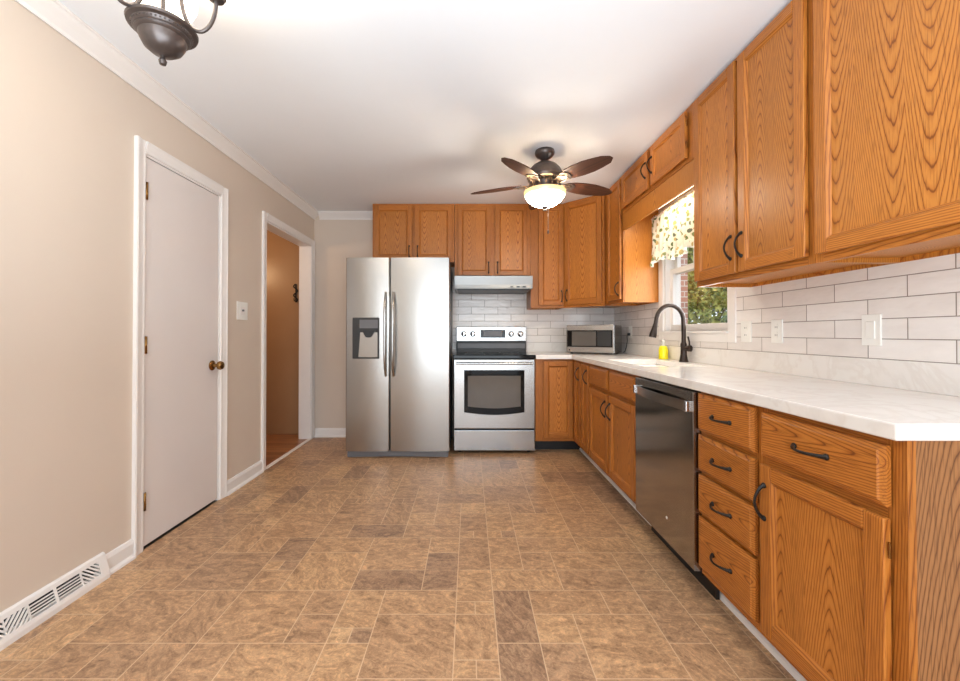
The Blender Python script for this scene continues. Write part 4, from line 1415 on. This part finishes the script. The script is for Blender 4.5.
# ------------------------------------------------------------------ chandelier
CC = (-0.887, 1.15)
ch = thing('chandelier', 'bronze three-arm chandelier with lit glass bells at the upper left', 'chandelier', (CC[0], CC[1], H))
zz = lambda z: z - H
b = MB().lathe([(0.0, zz(1.890)), (0.008, zz(1.892)), (0.0105, zz(1.902)), (0.006, zz(1.910)), (0.006, zz(1.916)), (0.010, zz(1.919)), (0.030, zz(1.925)), (0.046, zz(1.938)), (0.055, zz(1.955)), (0.058, zz(1.968)),
                (0.062, zz(1.970)), (0.066, zz(1.974)), (0.066, zz(1.978)), (0.070, zz(1.980)), (0.074, zz(1.988)), (0.084, zz(1.992)), (0.086, zz(1.998)), (0.080, zz(2.003)), (0.02, zz(2.006))], n=40)
b.build('hub', 'aged_bronze', ch)
b = MB()
for k in range(44):
    a = k * 2 * math.pi / 44
    b.lathe([(0.0, 0.003), (0.003, 0.0), (0.0, -0.003)], (0.072 * math.cos(a), 0.072 * math.sin(a), zz(1.984)), 6)
b.build('beading', 'aged_bronze', ch)
b = MB().tube([(0, 0, zz(2.0)), (0, 0, -0.03)], 0.005, 10).lathe([(0.055, -0.0005), (0.055, -0.012), (0.03, -0.030), (0.008, -0.036)], n=28)
b.lathe([(0.006, zz(2.22)), (0.022, zz(2.235)), (0.022, zz(2.25)), (0.006, zz(2.265))], n=20)
b.build('stem', 'aged_bronze', ch)
for k in range(3):
    a = R(7.6 + 120 * k)
    ca, sa_ = math.cos(a), math.sin(a)
    prof = [(0.012, 2.20), (0.030, 2.16), (0.045, 2.10), (0.056, 2.045), (0.075, 2.008), (0.103, 1.998), (0.127, 2.020), (0.140, 2.06), (0.143, 2.108)]
    sm_ = []
    for i in range(len(prof) - 1):
        for j in range(4):
            t_ = j / 4
            p0 = prof[max(i - 1, 0)]; p1 = prof[i]; p2 = prof[i + 1]; p3 = prof[min(i + 2, len(prof) - 1)]
            f_ = lambda c: 0.5 * (2 * p1[c] + (p2[c] - p0[c]) * t_ + (2 * p0[c] - 5 * p1[c] + 4 * p2[c] - p3[c]) * t_ * t_ + (3 * p1[c] - p0[c] - 3 * p2[c] + p3[c]) * t_ ** 3)
            sm_.append((f_(0), f_(1)))
    sm_.append(prof[-1])
    arm = MB().tube([(r_ * ca, r_ * sa_, zz(z)) for r_, z in sm_], 0.0055, 10).build('arm', 'aged_bronze', ch)
    b = MB().lathe([(0.006, zz(2.092)), (0.020, zz(2.095)), (0.026, zz(2.104)), (0.024, zz(2.114)), (0.012, zz(2.118))], (0.143 * ca, 0.143 * sa_, 0), 20)
    sub(b, 'cup', 'aged_bronze', arm)
    bell = [(0.024, 2.119), (0.052, 2.126), (0.076, 2.146), (0.090, 2.176), (0.095, 2.215), (0.098, 2.245), (0.110, 2.275)]
    b = MB().lathe([(r_, zz(z)) for r_, z in bell] + [(r_ - 0.004, zz(z) + 0.001) for r_, z in bell[::-1]], (0.143 * ca, 0.143 * sa_, 0), 32, close=False)
    sub(b, 'glass_shade', 'bell_glow', arm)
    point('chandelier_bulb_light', (CC[0] + 0.15 * ca, CC[1] + 0.15 * sa_, 2.22), 6.0, (1.0, 0.90, 0.78), 0.03)

# ------------------------------------------------------------------ light strip above the sink
us = thing('sink_light', 'slim lit strip light behind the valance board above the sink', 'lamp', (1.40, 2.75, 2.10))
MB().box(-0.05, 0.05, -0.30, 0.30, -0.028, -0.001, 0.003).build('housing', 'white', us)
MB().box(-0.04, 0.04, -0.29, 0.29, -0.040, -0.0285, 0.003).build('diffuser', 'tube_glow', us)
area('sink_lamp_light', (1.40, 2.75, 2.055), (0, 0, 0), 0.08, 0.56, 1.8, (1.0, 0.86, 0.62))

# ------------------------------------------------------------------ curtain valance
cv = thing('window_valance', 'short floral print curtain valance across the top of the window', 'curtain', (1.49, 2.8, 1.66))
bm = bmesh.new()
cols, rows = 150, 26
y0, y1 = 2.37, 3.262
grid = []
rv = random.Random(3)
ph = [rv.uniform(0, 6.28) for _ in range(8)]
for i in range(cols + 1):
    y = y0 + (y1 - y0) * i / cols
    row = []
    wob = 0.35 * math.sin(11 * y + ph[0]) + 0.25 * math.sin(23 * y + ph[1])
    for j in range(rows + 1):
        t_ = j / rows
        zb = 1.675 + 0.018 * math.sin(14 * y + ph[2]) + 0.012 * math.sin(41 * y + ph[3])
        z = 2.06 + (zb - 2.06) * t_
        amp = 0.006 + 0.016 * t_
        x = 1.49 + amp * math.sin(2 * math.pi * (y - y0) / 0.062 + wob * 2 + ph[4] * 0.2) + 0.006 * t_ * math.sin(57 * y + 9 * t_)
        x -= 0.012 * max(0, (t_ - 0.80)) / 0.2
        if 0.78 < t_ < 0.84:
            x += 0.006
        row.append(bm.verts.new((x - 1.49, y - 2.8, z - 1.66)))
    grid.append(row)
for i in range(cols):
    for j in range(rows):
        f = bm.faces.new((grid[i][j], grid[i + 1][j], grid[i + 1][j + 1], grid[i][j + 1])); f.smooth = True
m = MB(); m.bm.free(); m.bm = bm
o = m.build('gathered_cloth', 'floral', cv, sharp=180)
sm = o.modifiers.new('thickness', 'SOLIDIFY'); sm.thickness = 0.0015
MB().tube([(0, -0.45, 0.385), (0, 0.465, 0.385)], 0.006, 10).build('curtain_rod', 'white', cv)

# ------------------------------------------------------------------ outside the window
b = MB().box(1.9, 24, -8, 26, -0.5, -0.35)
struct(b.build('ground', 'soil', origin=(0, 0, 0)), 'garden ground outside the window')
bh = thing('brick_chimney', 'pinkish brick chimney outside the sink window', 'chimney', (2.6, 5.4, -0.35))
MB().box(-0.55, 0.13, -0.4, 0.4, 0.0, 5.2).build('brickwork', 'brick', bh)
MB().box(-0.10, -0.03, -0.44, -0.402, 0.0, 5.0).build('downspout', 'grey_panel', bh)


def leafy(name, label, cat, loc, rad, n, size, mat, stem_h, seed, group=None, lobes=6):
    r = thing(name, label, cat, loc, 0, group)
    rr = random.Random(seed)
    cs = []
    for k in range(lobes):
        cs.append((Vector((rr.uniform(-0.55, 0.55) * rad[0], rr.uniform(-0.55, 0.55) * rad[1], stem_h + rad[2] * rr.uniform(0.35, 1.5))), rr.uniform(0.4, 0.75)))
    bm = bmesh.new()
    for _ in range(n):
        c, s = rr.choice(cs)
        d = Vector((rr.gauss(0, 1), rr.gauss(0, 1), rr.gauss(0, 1))).normalized()
        k = s * (0.55 + 0.45 * rr.random())
        p = c + Vector((d.x * rad[0] * k, d.y * rad[1] * k, d.z * rad[2] * k * 0.9))
        if p.z < 0.05:
            p.z = 0.05 + rr.random() * 0.1
        q = (d + Vector((rr.gauss(0, .5), rr.gauss(0, .5), rr.gauss(0.4, .5)))).normalized()
        a = q.orthogonal().normalized(); a = (Matrix.Rotation(rr.uniform(0, 6.28), 3, q) @ a); e = q.cross(a)
        z = size * rr.uniform(0.6, 1.3)
        v = [bm.verts.new(p + u) for u in (-a * z, e * z * 0.45 + q * z * 0.12, a * z, -e * z * 0.45 + q * z * 0.12)]
        bm.faces.new(v)
    m = MB(); m.bm.free(); m.bm = bm
    m.build('foliage', mat, r, sharp=180)
    b = MB()
    for c, s in cs:
        b.tube([(0.03 * rr.uniform(-1, 1), 0.03 * rr.uniform(-1, 1), 0), (c.x * 0.4, c.y * 0.4, c.z * 0.5), tuple(c)], [0.05 if stem_h > 0.5 else 0.025, 0.03, 0.01], 7)
    b.build('trunk' if stem_h > 0.5 else 'stems', 'bark', r)
    return r


leafy('garden_shrub', 'grey-green shrub low outside the window', 'shrub', (4.05, 5.0, -0.35), (0.62, 0.6, 0.85), 4200, 0.035, 'leaf_c', 0.1, 5)
leafy('garden_shrub', 'leafy mid-green shrub behind the grey-green one outside the window', 'shrub', (5.3, 7.1, -0.35), (0.85, 0.75, 1.0), 6000, 0.045, 'leaf_b', 0.2, 9)
leafy('garden_tree', 'yellow-green tree filling the view outside the window', 'tree', (5.6, 10.2, -0.35), (1.9, 1.6, 1.9), 9000, 0.07, 'leaf_a', 1.0, 12, lobes=10)
leafy('garden_tree', 'taller mid-green tree far behind outside the window', 'tree', (10.5, 16.5, -0.35), (3.2, 2.6, 3.0), 6000, 0.15, 'leaf_b', 1.2, 16, lobes=10)
